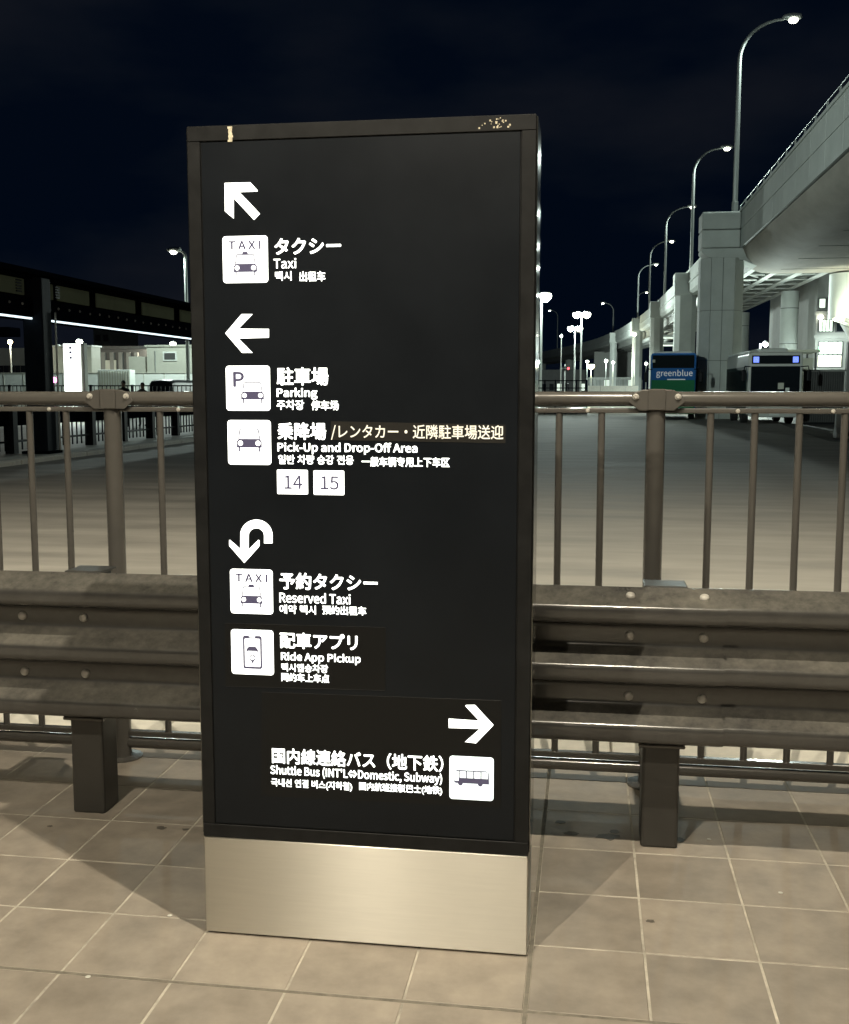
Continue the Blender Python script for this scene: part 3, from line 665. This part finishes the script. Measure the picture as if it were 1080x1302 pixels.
# fascia panels from pixels along the walkway
cuts = [(-60, -4), (0, 33), (54, 63), (66, 69.5), (75, 115), (124, 173), (182, 222), (230, 262), (266, 296), (300, 328)]
for a, b in cuts:
    ya, yb = PX(a, 380, WX).y, PX(b, 390, WX).y
    MB().box(WX - .06, WX - .02, ya, yb, 3.53, 3.885).build('fascia_panel', M['pan'], wk, bevel=.008)
for a in (21, 70):     # vent grilles
    ya = PX(a, 370, WX).y
    for k in range(5): MB().box(WX - .019, WX + .01, ya, ya + .22, 3.58 + k * .06, 3.61 + k * .06).build('vent_slat', M['black'], wk)
y = 12.5
while y < 58:
    MB().box(WX - .06, WX + .0, y, y + .96, 3.018, 3.056).build('light_strip', M['tube'], wk); y += 1.0
for k in range(26):    # bulbs of the string inside the roof edge
    yk = 20.5 + k * .55
    MB().lathe([(.012, -.03), (.035, 0), (.012, .03)], (WX + .035, yk, 3.33 + random.uniform(-.02, .02)), 8).build('small_fitting', M['bolt'], wk)
for (yc) in (23.4, 38.4, 53.4, 8.4):
    if yc > 10:
        MB().box(WX - .24, WX + .24, yc - .22, yc + .22, -.012, 3.95).build('column', M['colm'], wk, bevel=.03)
        MB().box(WX - .34, WX + .34, yc - .32, yc + .32, -.011, .05).build('column_base', M['dark'], wk, bevel=.01)
MB().box(WX - .7, WX - .25, 22.6, 23.1, 2.62, 2.82).build('camera_box', M['dark'], wk, bevel=.02)
MB().tube([(WX + .26, 23.75, 0), (WX + .26, 23.75, 3.2)], .022, 8).build('drain_pipe', M['galv'], wk, smooth=40)
# black fence along the island
bf = thing('island_fence', (-12.9, 30, -.01), 'black metal barred fence along the island under the covered walkway', 'fence')
MB().box(-13.02, -12.94, 14, 50, 1.00, 1.06).build('top_rail', M['black'], bf); MB().box(-13.02, -12.94, 14, 50, .24, .29).build('bottom_rail', M['black'], bf)
MB().box(-13.00, -12.96, 14, 50, .62, .98).build('infill_board', M['dark'], bf)
pst = MB().box(-13.09, -12.87, 15, 15.2, -.012, 1.12).build('post', M['black'], bf)
for k in range(1, 18): clone(pst, bf, (0, 2.0 * k, 0))
br = MB().box(-12.995, -12.965, 15.3, 15.33, .06, .62).build('bar', M['black'], bf)
for k in range(1, 140):
    if (k * .25) % 2.0 > .12: clone(br, bf, (0, .25 * k, 0))
# second dark fence with bright bars behind (far side of the island)
rf = thing('roadside_railing', (-20, 52, -.01), 'long black railing beyond the island in front of the white site wall', 'fence')
pA, pB = PY(-40, 494, 52), PY(262, 494, 52)
MB().box(pA.x, pB.x, 51.97, 52.03, 1.60, 1.66).build('top_rail', M['black'], rf); MB().box(pA.x, pB.x, 51.97, 52.03, .2, .25).build('bottom_rail', M['black'], rf)
b0 = MB().box(pA.x, pA.x + .035, 51.985, 52.015, .25, 1.6).build('bar', M['black'], rf)
for k in range(1, int((pB.x - pA.x) / .22)): clone(b0, rf, (.22 * k, 0, 0))
p0 = MB().box(pA.x, pA.x + .12, 51.94, 52.06, -.139, 1.68).build('post', M['black'], rf)
for k in range(1, int((pB.x - pA.x) / 2.2)): clone(p0, rf, (2.2 * k, 0, 0))

# lit pylon on the island
lp0, lp1 = PY(80, 437, 46), PY(104, 498, 46)
lp = thing('illuminated_pylon', (lp0.x + .4, 46, -.01), 'glowing white sign pylon standing beyond the covered walkway', 'sign')
MB().box(lp0.x, lp1.x + .16, 46.02, 46.35, -.012, lp0.z + .02).build('cabinet', M['cream'], lp, bevel=.02)
MB().box(lp0.x + .01, lp1.x, 45.99, 46.018, .35, lp0.z).build('lit_face', M['litwall'], lp)
for k, (u, zz) in enumerate(((.35, lp0.z - .18), (.35, lp0.z - .38), (.35, lp0.z - .62))):
    MB().box(lp0.x + u - .06, lp0.x + u + .06, 45.982, 45.989, zz - .05, zz + .05).build('symbol', M['ink'], lp)
spot('sign_glow', (lp0.x + .4, 45.5, 2.2), (lp0.x + .8, 40, 0), 500, COOL, 160, .4, .5)

# white site wall, offices and sheds
def far_box(name, px0, px1, pyt, Y, depth, m, label, cat, zb=-.139, parts=None):
    a, b = PY(px0, pyt, Y), PY(px1, pyt, Y)
    o = thing(name, ((a.x + b.x) / 2, Y, -.139), label, cat)
    MB().box(a.x, b.x, Y, Y + depth, zb, a.z).build('wall', m, o, bevel=.03)
    return o, a, b
o, a, b = far_box('site_wall', -70, 262, 475, 75, .25, M['white'], 'long white hoarding wall behind the black railing', 'wall')
for k in range(14): MB().box(a.x + 1.55 * k, a.x + 1.55 * k + .04, 74.97, 74.998, -.1, a.z).build('panel_joint', M['cream'], o)
MB().box(a.x, b.x, 74.95, 75.3, a.z + .003, a.z + .06).build('coping', M['cream'], o)
o, a, b = far_box('site_office', 186, 252, 441, 78, 6, M['cream'], 'cream flat roofed site office with one white framed window', 'building')
w0, w1 = PY(207, 447, 77.95), PY(225, 459, 77.95)
f_ = MB().box(w0.x, w1.x, 77.92, 77.998, w1.z, w0.z).build('window_frame', M['white'], o, bevel=.02)
MB().box(w0.x + .12, w1.x - .12, 77.905, 77.919, w1.z + .11, w0.z - .11).build('pane', M['dgrey'], f_)
MB().box(a.x - .1, b.x + .1, 77.9, 84.1, a.z + .003, a.z + .14).build('roof', M['cream'], o)
MB().box(a.x - 1.6, a.x - .02, 78.4, 83, -.139, a.z - .7).build('annex', M['cream'], o, bevel=.03)
MB().tube([(a.x + .7, 77.93, .2), (a.x + .7, 77.93, a.z - .3)], .05, 6).build('drain_pipe', M['galv'], o)
o, a, b = far_box('storage_cabin', 67, 116, 441, 80, 1.6, M['cream'], 'pale storage cabin behind the glowing white pylon', 'building')
MB().box(a.x - .1, b.x + .1, 79.9, 81.7, a.z + .003, a.z + .12).build('roof', M['white'], o)
MB().box(a.x + 1.5, a.x + 2.4, 79.95, 79.998, .0, 2.1).build('door', M['greyw'], o)
o, a, b = far_box('dark_warehouse', 119, 190, 444, 92, 14, M['dgrey'], 'low dark warehouse with pale pilasters between cabin and office', 'building')
for px in (129, 140, 151, 161, 171):
    p = PY(px, 448, 91.9); MB().box(p.x, p.x + .35, 91.8, 91.995, -.1, p.z).build('pilaster', M['greyw'], o)
for px in (134, 166): p = PY(px, 458, 91.9); MB().box(p.x, p.x + 1.0, 91.85, 91.996, .0, p.z).build('door', M['cream'], o)
MB().box(a.x - .2, b.x + .2, 91.6, 106, a.z + .004, a.z + .25).build('roof', M['dgrey'], o)
o, a, b = far_box('cargo_container', 124, 165, 470, 71, .9, M['white'], 'long white container whose top shows above the site wall', 'container')
for k in range(12): MB().box(a.x + .1 + k * .19, a.x + .18 + k * .19, 70.96, 70.998, .1, a.z - .1).build('rib', M['cream'], o)
o, a, b = far_box('grey_tower_block', 118, 141, 405, 190, 12, M['dgrey'], 'distant unlit tower block above the dark warehouse', 'building')
for k in range(5):
    for j in range(2): MB().box(a.x + .5 + j * 1.5, a.x + 1.4 + j * 1.5, 189.9, 189.995, 3 + 2.4 * k, 4.2 + 2.4 * k).build('window', M['glass'], o)
o, a, b = far_box('low_terminal', -90, 41, 443, 110, 15, M['greyw'], 'long grey terminal building behind the walkway column', 'building')
wA, wB = PY(-60, 465, 109.9), PY(40, 459, 109.9)
for k in range(14):
    x_ = wA.x + k * (wB.x - wA.x) / 14
    MB().box(x_ + .06, x_ + (wB.x - wA.x) / 14 - .06, 109.85, 109.995, 2.4, 4.0).build('window', M['glass'], o)
MB().box(wA.x, wB.x, 109.7, 109.99, 2.05, 2.3).build('lit_band', M['lampo'] if False else M['winwarm'], o)
# pink warning lamp
p = PY(69, 483, 44)
pk = thing('warning_lamp', (p.x, 44, -.01), 'pink glowing round warning lamp on a thin post', 'lamp')
MB().tube([(p.x, 44, -.012), (p.x, 44, p.z - .1)], .03, 8).build('post', M['galv'], pk)
MB().lathe([(.02, -.12), (.11, -.08), (.13, 0), (.11, .08), (.02, .12)], (p.x, 44, p.z), 14).build('lens', M['lamppink'], pk, smooth=40)

# ------------------------------------------------------------------ people on the island
def person(px, Y, h, label, jacket, lean):
    p = PY(px, 490, Y); bx_, by = p.x, Y; k = h / 1.75
    o = thing('person', (bx_, by, -.01), label, 'person')
    J = [(0,0,.95),(0,0,1.15),(0,0,1.38),(0,.0,1.50),(lean,-.02,1.58),
         (-.10,0,.92),(-.12,-.02,.50),(-.12,.03,.08),(-.12,-.13,.04), (.10,0,.92),(.12,.04,.50),(.12,.08,.08),(.12,-.08,.04),
         (-.19,0,1.40),(-.25,.02,1.13),(-.22,-.14,.92),(-.21,-.19,.84), (.19,0,1.40),(.25,.02,1.13),(.22,-.12,.92),(.21,-.17,.84)]
    Ed = [(0,1),(1,2),(2,3),(3,4),(0,5),(5,6),(6,7),(7,8),(0,9),(9,10),(10,11),(11,12),(2,13),(13,14),(14,15),(15,16),(2,17),(17,18),(18,19),(19,20)]
    Rr = [.145,.135,.15,.065,.055,.10,.068,.05,.04,.10,.068,.05,.04,.075,.052,.042,.03,.075,.052,.042,.03]
    me = bpy.data.meshes.new('body'); me.from_pydata([(a*k, b*k, c*k) for a, b, c in J], Ed, []); b = bpy.data.objects.new('body', me); col.objects.link(b); b.parent = o
    m = b.modifiers.new('skin', 'SKIN'); s = b.modifiers.new('sub', 'SUBSURF'); s.levels = s.render_levels = 2
    for i, r_ in enumerate(Rr): me.skin_vertices[0].data[i].radius = (r_*k, r_*k*.8)
    me.skin_vertices[0].data[0].use_root = True; me.materials.append(jacket)
    ORG[b.name] = ORG[o.name]
    c = Vector((bx_ + lean*k, by - .02, -.01 + 1.645*k))
    hd = MB().lathe([(.02,-.125),(.05,-.115),(.068,-.06),(.078,0),(.072,.06),(.045,.105),(.01,.118)], c, 16).build('head', M['skin'], o, smooth=60)
    MB().lathe([(.079,-.03),(.088,.02),(.083,.07),(.055,.118),(.012,.132)], c + Vector((0, .014, .004)), 16).build('hair', M['hair'], hd, smooth=60)
    MB().box(c.x-.012, c.x+.012, c.y-.098, c.y-.070, c.z-.03, c.z+.012).build('nose', M['skin'], hd, bevel=.006)
    for s_ in (-1, 1):
        MB().lathe([(.002,-.012),(.016,0),(.002,.012)], c + Vector((s_*.08, .0, -.005)), 8, 'x').build('ear', M['skin'], hd)
        MB().lathe([(.002,-.006),(.009,0),(.002,.006)], c + Vector((s_*.030, -.070, .010)), 8, 'y').build('eye', M['hair'], hd)
person(157, 40, 1.78, 'standing person in dark jacket behind the railing, head above it', M['cloth1'], .0)
person(180.5, 41, 1.70, 'person in grey jacket behind the railing beside the parked van', M['cloth2'], .03)

# ------------------------------------------------------------------ dark van
def van(px0, px1, Y, ztop, label):
    a, b = PY(px0, 490, Y), PY(px1, 490, Y); w = b.x - a.x; cx_ = (a.x + b.x) / 2
    o = thing('parked_van', (cx_, Y, -.139), label, 'van')
    g = -.139
    prof = [(-.5, .35), (-.5, .95), (-.47, 1.05), (-.41, ztop - .18), (-.34, ztop - .03), (0, ztop), (.34, ztop - .03), (.41, ztop - .18), (.47, 1.05), (.5, .95), (.5, .35)]
    secs = [(0, .88, .70), (.12, .96, .96), (.5, 1, 1), (3.6, 1, 1), (4.3, .97, .62), (4.7, .9, .52)]
    vs = []; fs = []; n = len(prof)
    for (dy, sw, shh) in secs:
        for (u, zz) in prof: vs.append((cx_ + u * w * sw, Y + dy, g + .35 + (zz - .35) * shh))
    for i in range(len(secs) - 1):
        for k in range(n): fs.append((i*n+k, i*n+(k+1) % n, (i+1)*n+(k+1) % n, (i+1)*n+k))
    fs += [tuple(range(n)), tuple((len(secs)-1)*n+k for k in range(n))]
    MB().add(vs, fs).build('body', M['vanp'], o, bevel=.03)
    MB().add([(cx_-w*.36, Y+.03, g+1.12), (cx_+w*.36, Y+.03, g+1.12), (cx_+w*.32, Y+.10, g+ztop-.22), (cx_-w*.32, Y+.10, g+ztop-.22)], [(0,1,2,3)]).build('rear_window', M['glass'], o).location.y -= .09
    for s in (-1, 1):
        MB().box(cx_ + s*w*.44 - .05, cx_ + s*w*.44 + .05, Y - .03, Y + .05, g + .85, g + 1.2).build('tail_lamp', M['lampred'] if False else M['ink'], o)
        MB().box(cx_ + s*w*.515 - .09, cx_ + s*w*.515 + .09, Y + 3.3, Y + 3.42, g + 1.15, g + 1.35).build('wing_mirror', M['vanp'], o, bevel=.03)
        for dy in (.95, 3.75):
            wh = MB().lathe([(.20, -.1), (.33, -.1), (.34, -.06), (.34, .06), (.33, .1), (.20, .1)], (cx_ + s*w*.43, Y + dy, g + .34), 20, 'x').build('wheel', M['rubber'], o, smooth=40)
            MB().lathe([(.0, -.07), (.19, -.06), (.19, .06), (.0, .07)], (cx_ + s*w*.43, Y + dy, g + .34), 14, 'x').build('rim', M['galv'], wh)
    MB().box(cx_-w*.2, cx_+w*.2, Y - .035, Y - .0, g + .55, g + .68).build('licence_plate', M['white'], o)
van(185.5, 222, 58, 2.15, 'dark parked van seen over the railing in front of the site office')

# ================================================================== BUSES
def bus(name, x0, x1, Y, length, zt, label, kind):
    g = -.139; w = x1 - x0; cx_ = (x0 + x1) / 2
    o = thing(name, (cx_, Y, g), label, 'bus', None)
    paint = M['buswhite'] if kind == 'white' else M['busblue']
    n0 = rrect(-w/2, w/2, .38, zt - g, .16, 5)
    secs = [(0, .965, .985), (.06, .99, .995), (.25, 1, 1), (length - .25, 1, 1), (length, .97, .985)]
    vs = []; fs = []; n = len(n0)
    for dy, a, b in secs:
        for u, zz in n0: vs.append((cx_ + u * a, Y + dy, g + .38 + (zz - .38) * b))
    for i in range(len(secs) - 1):
        for k in range(n): fs.append((i*n+k, i*n+(k+1) % n, (i+1)*n+(k+1) % n, (i+1)*n+k))
    fs += [tuple(range(n)), tuple((len(secs)-1)*n+k for k in range(n))]
    MB().add(vs, fs).build('body', paint, o, smooth=35)
    nw = int((length - 1.2) / 1.3)
    for s in (-1, 1):
        xs = cx_ + s * w / 2
        for k in range(nw):
            MB().box(xs - .012 if s > 0 else xs - .012, xs + .012, Y + .7 + 1.3*k, Y + 1.9 + 1.3*k, g + 1.35, g + 2.45).build('side_window', M['sideglass'], o)
        MB().box(xs - .008, xs + .008, Y + .4, Y + length - .3, g + .42, g + (1.3 if kind != 'white' else 2.62)).build('skirt', M['busgreen'] if kind != 'white' else M['busgrey'], o)
        for dy in (2.2, length - 2.4):
            wh = MB().lathe([(.28, -.14), (.47, -.14), (.49, -.08), (.49, .08), (.47, .14), (.28, .14)], (cx_ + s * (w/2 - .16), Y + dy, g + .49), 22, 'x').build('wheel', M['rubber'], o, smooth=40)
            MB().lathe([(.02, -.15), (.26, -.1), (.26, .1), (.02, .15)], (cx_ + s * (w/2 - .16), Y + dy, g + .49), 16, 'x').build('rim', M['galv'], wh, smooth=40)
        mi = MB().box(cx_ + s*(w/2 + .22) - .09, cx_ + s*(w/2 + .22) + .09, Y - .28, Y - .18, g + 1.95, g + 2.45).build('wing_mirror', M['black'], o, bevel=.04)
        MB().tube([(cx_ + s*(w/2 - .1), Y + .02, g + 2.6), (cx_ + s*(w/2 + .18), Y - .2, g + 2.62), (cx_ + s*(w/2 + .22), Y - .23, g + 2.42)], .025, 6).build('mirror_arm', M['black'], mi)
    if kind == 'white':
        MB().box(cx_-w*.44, cx_+w*.44, Y - .012, Y + .02, g + 2.72, g + 3.10).build('destination_display', M['glass'], o, bevel=.03)
        MB().box(cx_-w*.45, cx_+w*.45, Y - .010, Y + .02, g + 1.02, g + 2.62).build('windscreen', M['glass'], o, bevel=.05)
        for s in (-1, 1):
            ic = MB().box(cx_ + s*w*.36 - .12, cx_ + s*w*.36 + .12, Y - .018, Y - .0125, g + 2.78, g + 3.04).build('access_icon', M['blueicon'], o)
            c = Vector((cx_ + s*w*.36, Y - .019, g + 2.89)); wb = MB()
            for k in range(12):
                if 2 <= k <= 3: continue
                a0 = 2*math.pi*k/12; a1 = 2*math.pi*(k+1)/12
                wb.add([(c.x+.06*math.cos(a0), c.y, c.z-.02+.06*math.sin(a0)), (c.x+.08*math.cos(a0), c.y, c.z-.02+.08*math.sin(a0)), (c.x+.08*math.cos(a1), c.y, c.z-.02+.08*math.sin(a1)), (c.x+.06*math.cos(a1), c.y, c.z-.02+.06*math.sin(a1))], [(0,1,2,3)])
            wb.box(c.x-.015, c.x+.015, c.y-.002, c.y, c.z, c.z+.08); wb.box(c.x-.015, c.x+.07, c.y-.002, c.y, c.z-.01, c.z+.015); wb.build('wheelchair_mark', M['letter'], ic)
        for s in (-1, 1):
            MB().box(cx_ + s*w*.36 - .18, cx_ + s*w*.36 + .18, Y - .02, Y + .02, g + .62, g + .82).build('headlight', M['galv'], o, bevel=.03)
        MB().box(cx_-w*.46, cx_+w*.46, Y - .04, Y + .1, g + .34, g + .56).build('bumper', M['buswhite'], o, bevel=.05)
        MB().box(cx_-.22, cx_+.22, Y - .05, Y - .041, g + .42, g + .53).build('licence_plate', M['white'], o)
        MB().box(cx_-w*.25, cx_+w*.30, Y + 1.2, Y + 4.0, zt + .002, zt + .20).build('roof_unit', M['buswhite'], o, bevel=.07)
        MB().tube([(cx_-.55, Y - .03, g + 1.1), (cx_ + .1, Y - .04, g + 1.5)], .015, 5).build('wiper', M['black'], o)
        MB().tube([(cx_ + .35, Y - .03, g + 1.1), (cx_ + .95, Y - .04, g + 1.5)], .015, 5).build('wiper', M['black'], o)
        for k in range(9):
            MB().box(x0 + .05, x0 + .16, Y + .6 + k*.8, Y + 1.2 + k*.8, zt - .02, zt + .07).build('roof_vent', M['white'], o, bevel=.02)
        MB().box(cx_ + .12, cx_ + .38, Y - .016, Y - .0125, g + 1.60, g + 1.88).build('notice_card', M['cream'], o)
        MB().box(cx_ + .45, cx_ + .62, Y - .016, Y - .0125, g + 1.50, g + 1.66).build('notice_card', M['white'], o)
    else:
        MB().box(cx_-w*.475, cx_+w*.475, Y - .012, Y + .02, g + .45, PY(858, 483, Y).z).build('lower_panel', M['busgreen'], o, bevel=.03)
        MB().box(cx_-w*.455, cx_+w*.455, Y - .014, Y + .02, PY(858, 468, Y).z, PY(858, 451.5, Y).z).build('windscreen', M['sideglass'], o, bevel=.05)
        pa = PY(835, 474, Y - .02); pb = PY(881, 476, Y - .02)
        lettering('greenblue', 0, 0, 0, 0, M['letter'], o, .012, plane=(pa.x, pb.x, PY(858, 480.5, Y).z, PY(858, 470, Y).z, Y - .018))
        MB().box(pa.x + .55, pa.x + 1.45, Y - .016, Y - .0125, PY(858, 482.5, Y).z - .02, PY(858, 482.5, Y).z + .03).build('small_print', M['letter'], o)
        for s in (-1, 1):
            MB().box(cx_ + s*w*.39 - .14, cx_ + s*w*.39 + .14, Y - .03, Y - .0125, g + .75, g + .98).build('headlight', M['galv'], o, bevel=.03)
        MB().lathe([(.005,-.02),(.05,-.012),(.05,0)], (cx_ + .05, Y - .0125, g + 1.50), 10, 'y').build('badge', M['letter'], o)
        MB().box(cx_-.3, cx_+.3, Y - .03, Y - .0125, g + .8, g + .98).build('licence_plate', M['white'], o)
        MB().box(cx_-w*.47, cx_+w*.47, Y - .06, Y + .1, g + .34, g + .60).build('bumper', M['busgreen'], o, bevel=.05)
        MB().box(cx_-w*.46, cx_-w*.40, Y - .02, Y - .0125, g + 2.95, g + 3.1).build('notice_card', M['cream'], o)
        MB().box(cx_-w*.40, cx_+w*.40, Y + 2.0, Y + 5.0, zt + .002, zt + .14).build('roof_unit', M['white'], o, bevel=.06)
    return o
_b = bus('city_bus', 3.14, 5.42, 57, 8.0, 3.30, 'bus painted blue above and green below, parked by the panelled pier', 'bg')
_b.rotation_euler.z = -R(4.5)
bus('city_bus', 7.10, 9.46, 50.7, 8.0, 3.12, 'white fronted bus with two blue wheelchair icons facing the road', 'white')

# ================================================================== RIGHT BUILDING
a = PY(1040, 362, 72); bx0, bx1 = a.x, a.x + 14
bd_ = thing('office_building', (bx0 + 7, 72, -.139), 'grey office building with lit window bands beside the elevated road', 'building')
MB().box(bx0, bx1, 72, 90, -.139, 13).build('wall', M['greyw'], bd_)
def win(px0, px1, py0, py1, m, panes=3, name='window'):
    A, B = PY(px0, py0, 71.95), PY(px1, py1, 71.95)
    f_ = MB().box(A.x - .06, B.x + .06, 71.93, 71.997, B.z - .06, A.z + .06).build(name, M['dgrey'], bd_)
    st = (B.x - A.x) / panes
    for k in range(panes): MB().box(A.x + st*k + .03, A.x + st*(k+1) - .03, 71.90, 71.928, B.z, A.z).build('pane', m, f_)
    return A, B
win(1042, 1050, 380, 391, M['winlit'], 1); win(1053, 1066, 379, 392, M['glass'], 2); win(1068, 1100, 379, 392, M['glass'], 3)
win(1042, 1059, 407, 421, M['winlit'], 4); win(1064, 1110, 407, 421, M['glass'], 5)
win(1042, 1071, 435, 450, M['winlit'], 5); win(1040, 1070, 452, 466, M['winwarm'], 1)
A = PY(1041, 445, 71.88); MB().box(A.x, A.x + .9, 71.86, 71.895, A.z - .12, A.z + .22).build('green_sign', M['green'], bd_)
for py in (398, 428, 470): zz = PY(1050, py, 72).z; MB().box(bx0 - .1, bx1, 71.85, 71.99, zz - .12, zz + .12).build('floor_band', M['greyw'], bd_)
A = PY(1045, 403, 71.5); MB().lathe([(.02,-.14),(.16,-.06),(.16,.06),(.02,.14)], (A.x, 71.7, A.z), 10).build('wall_lamp', M['lampw'], bd_)
spot('building_light', (bx0 + .5, 69.5, 4.6), (bx0 + 2, 72, 0), 700, COOL, 160, .2, .4)
# white drum on a grey column
A = PY(1061, 350, 60); dcx = A.x + 1.3
dr = thing('round_tower', (dcx, 60.8, -.139), 'white floodlit round drum on a grey column at the right', 'tower')
MB().lathe([(1.3, 5.15), (1.3, 7.5)], (dcx, 61.0, 0), 36).build('drum', M['white'], dr, smooth=40)
MB().lathe([(.55, -.139), (.55, 4.2), (1.1, 5.13)], (dcx + .3, 61.0, 0), 28).build('column', M['greyw'], dr, smooth=40)
for px in (1063, 1071):
    q = PY(px, 406, 59.3); MB().lathe([(.02,-.10),(.13,-.04),(.13,.04),(.02,.10)], (q.x, 59.3, q.z), 10).build('flood_lamp', M['lampy'], dr)
    MB().tube([(q.x, 59.3, q.z - .08), (dcx + .1, 60.6, 4.6)], .03, 6).build('lamp_bracket', M['galv'], dr)
spot('drum_floodlight', (dcx - .6, 58.6, 4.7), (dcx, 60.5, 7.2), 650, (.92, 1, .80), 140, .1, .5)
# slatted enclosure beside the white bus
A, B = PY(1023, 471, 52), PY(1075, 471, 52)
en = thing('slatted_enclosure', ((A.x + B.x) / 2, 52, -.139), 'dark slatted enclosure fence beside the white fronted bus', 'fence')
MB().box(A.x, B.x, 52.05, 52.12, -.139, A.z - .05).build('backing', M['black'], en)
n_ = 18
for k in range(n_):
    x_ = A.x + (B.x - A.x) * k / n_; MB().box(x_ + .012, x_ + (B.x - A.x) / n_ - .012, 52.0, 52.048, -.05, A.z - .06).build('slat', M['dgrey'], en)
MB().box(A.x - .05, B.x + .05, 51.96, 52.14, A.z - .048, A.z + .04).build('cap_rail', M['greyw'], en)
MB().box(B.x + .06, B.x + .42, 51.9, 52.3, -.139, 3.6).build('post', M['greyw'], en, bevel=.03)
# shelter frames left of enclosure
A, B = PY(1012, 449, 64), PY(1034, 449, 64)
sl = thing('bus_shelter', ((A.x + B.x) / 2, 64, -.139), 'small flat roofed bus shelter behind the white fronted bus', 'shelter')
MB().box(A.x - 1.4, B.x + .2, 63, 66, A.z + .0, A.z + .16).build('roof', M['cream'], sl, bevel=.03)
for x_ in (A.x - 1.2, B.x): 
    for y_ in (63.2, 65.6): MB().tube([(x_, y_, -.139), (x_, y_, A.z)], .05, 8).build('post', M['dgrey'], sl)
MB().box(B.x - .9, B.x - .1, 63.3, 63.36, .9, A.z - .3).build('notice_board', M['cream'], sl)
# traffic barrier on the road at the right
p = G(1079, 557, -.1)
tb = thing('road_barrier', (p.x, p.y, -.1), 'white plastic road barrier with dark slots on the road edge', 'barrier')
bprof = [(-.24, 0), (-.24, .14), (-.10, .36), (-.07, .82), (.07, .82), (.10, .36), (.24, .14), (.24, 0)]
MB().extrude([(p.y + u, -.1 + zz) for u, zz in bprof], 'x', p.x - .42, p.x + 1.2).build('body', M['white'], tb, bevel=.03)
for k in range(3):
    x_ = p.x - .3 + k * .48; MB().box(x_, x_ + .26, p.y - .262, p.y - .16, -.02, .10).build('foot_slot', M['black'], tb)

# ================================================================== FAR PLAZA CLUTTER (centre right)
A, B = PY(748, 490.5, 72), PY(812, 490.5, 72)
jb = thing('concrete_barrier', ((A.x + B.x) / 2, 72, -.1), 'long pale concrete barrier beyond the road beneath the far piers', 'barrier')
n_ = 4
for k in range(n_):
    x_ = A.x + (B.x - A.x) * k / n_; w_ = (B.x - A.x) / n_
    MB().extrude([(72 - .3, -.1), (72 - .3, .1), (72 - .14, .35), (72 - .1, A.z), (72 + .1, A.z), (72 + .14, .35), (72 + .3, .1), (72 + .3, -.1)], 'x', x_ + .01, x_ + w_ - .01).build('barrier_block', M['kerb'], jb)
A, B = PY(681, 484, 68), PY(747, 484, 68)
ff = thing('plaza_railing', ((A.x + B.x) / 2, 68, -.1), 'dark low railing on the plaza by the single mast lamp', 'fence')
for z_ in (A.z, A.z - .45, A.z - .9): MB().box(A.x - 2, B.x, 67.97, 68.03, z_ - .03, z_ + .03).build('rail', M['dark'], ff)
for k in range(9): x_ = A.x - 2 + k * (B.x - A.x + 2) / 8; MB().box(x_ - .04, x_ + .04, 67.95, 68.05, -.139, A.z + .05).build('post', M['dark'], ff)
MB().box(A.x - 2, B.x, 68.2, 68.4, -.139, 1.2).build('kerb_board', M['dgrey'], ff)
A, B = PY(748, 481, 100), PY(815, 481, 100)
mf = thing('mesh_fence', ((A.x + B.x) / 2, 100, -.1), 'pale tall mesh fence running between the far viaduct piers', 'fence')
for k in range(40): x_ = A.x + k * (B.x - A.x) / 39; MB().box(x_ - .025, x_ + .025, 99.98, 100.02, -.139, A.z).build('bar', M['galv'], mf)
MB().box(A.x, B.x, 99.96, 100.04, A.z + .002, A.z + .07).build('top_rail', M['galv'], mf)
o, a, b = far_box('parking_block', 756, 812, 447, 210, 20, M['greyw'], 'wide grey parking building behind the far viaduct piers', 'building')
for k in range(6): MB().box(a.x + .5 + k * 1.5, a.x + 1.6 + k * 1.5, 209.9, 209.995, 1.6, 3.2).build('opening', M['winlit'] if k in (1, 4) else M['dgrey'], o)
o, a, b = far_box('far_hall', 676, 745, 470, 230, 20, M['dgrey'], 'low dark hall under the far curve of the elevated road', 'building')
for k in range(7): MB().box(a.x + .6 + k * 1.6, a.x + 1.5 + k * 1.6, 229.9, 229.995, 1.2, 2.6).build('window', M['winlit'] if k % 3 == 0 else M['glass'], o)
p = PY(719, 468.5, 120)
ts = thing('traffic_signal', (p.x, 120, -.1), 'red traffic signal on a pole beneath the far curve', 'traffic signal')
MB().tube([(p.x, 120, -.139), (p.x, 120, p.z + .5)], .06, 8).build('pole', M['galv'], ts)
MB().box(p.x - .55, p.x + .55, 119.8, 119.95, p.z - .2, p.z + .2).build('housing', M['black'], ts, bevel=.05)
for k, m_ in enumerate(('lampred', 'dgrey', 'dgrey')): MB().lathe([(.13, -.03), (.13, 0)], (p.x + .34 - k * .34, 119.79, p.z), 12, 'y').build('lens', M[m_], ts)
# stack of lit ramps glimpsed between second and third pier
A = PY(845, 405, 135)
lr = thing('lit_ramp', (A.x + 2, 135, -.1), 'brightly lit spiral ramp floors between two viaduct piers', 'ramp')
for k in range(4):
    zz = PY(850, 408 + k * 9.5, 135).z
    MB().box(A.x - .4, A.x + 3, 134, 140, zz - .12, zz + .12).build('ramp_slab', M['conc'], lr)
    MB().box(A.x - .3, A.x + 2.6, 134.2, 134.3, zz - .36, zz - .20).build('light_strip', M['winlit'], lr)
for x_ in (A.x, A.x + 2.8): MB().tube([(x_, 137, -.139), (x_, 137, PY(850, 400, 135).z)], .15, 8).build('column', M['conc'], lr)
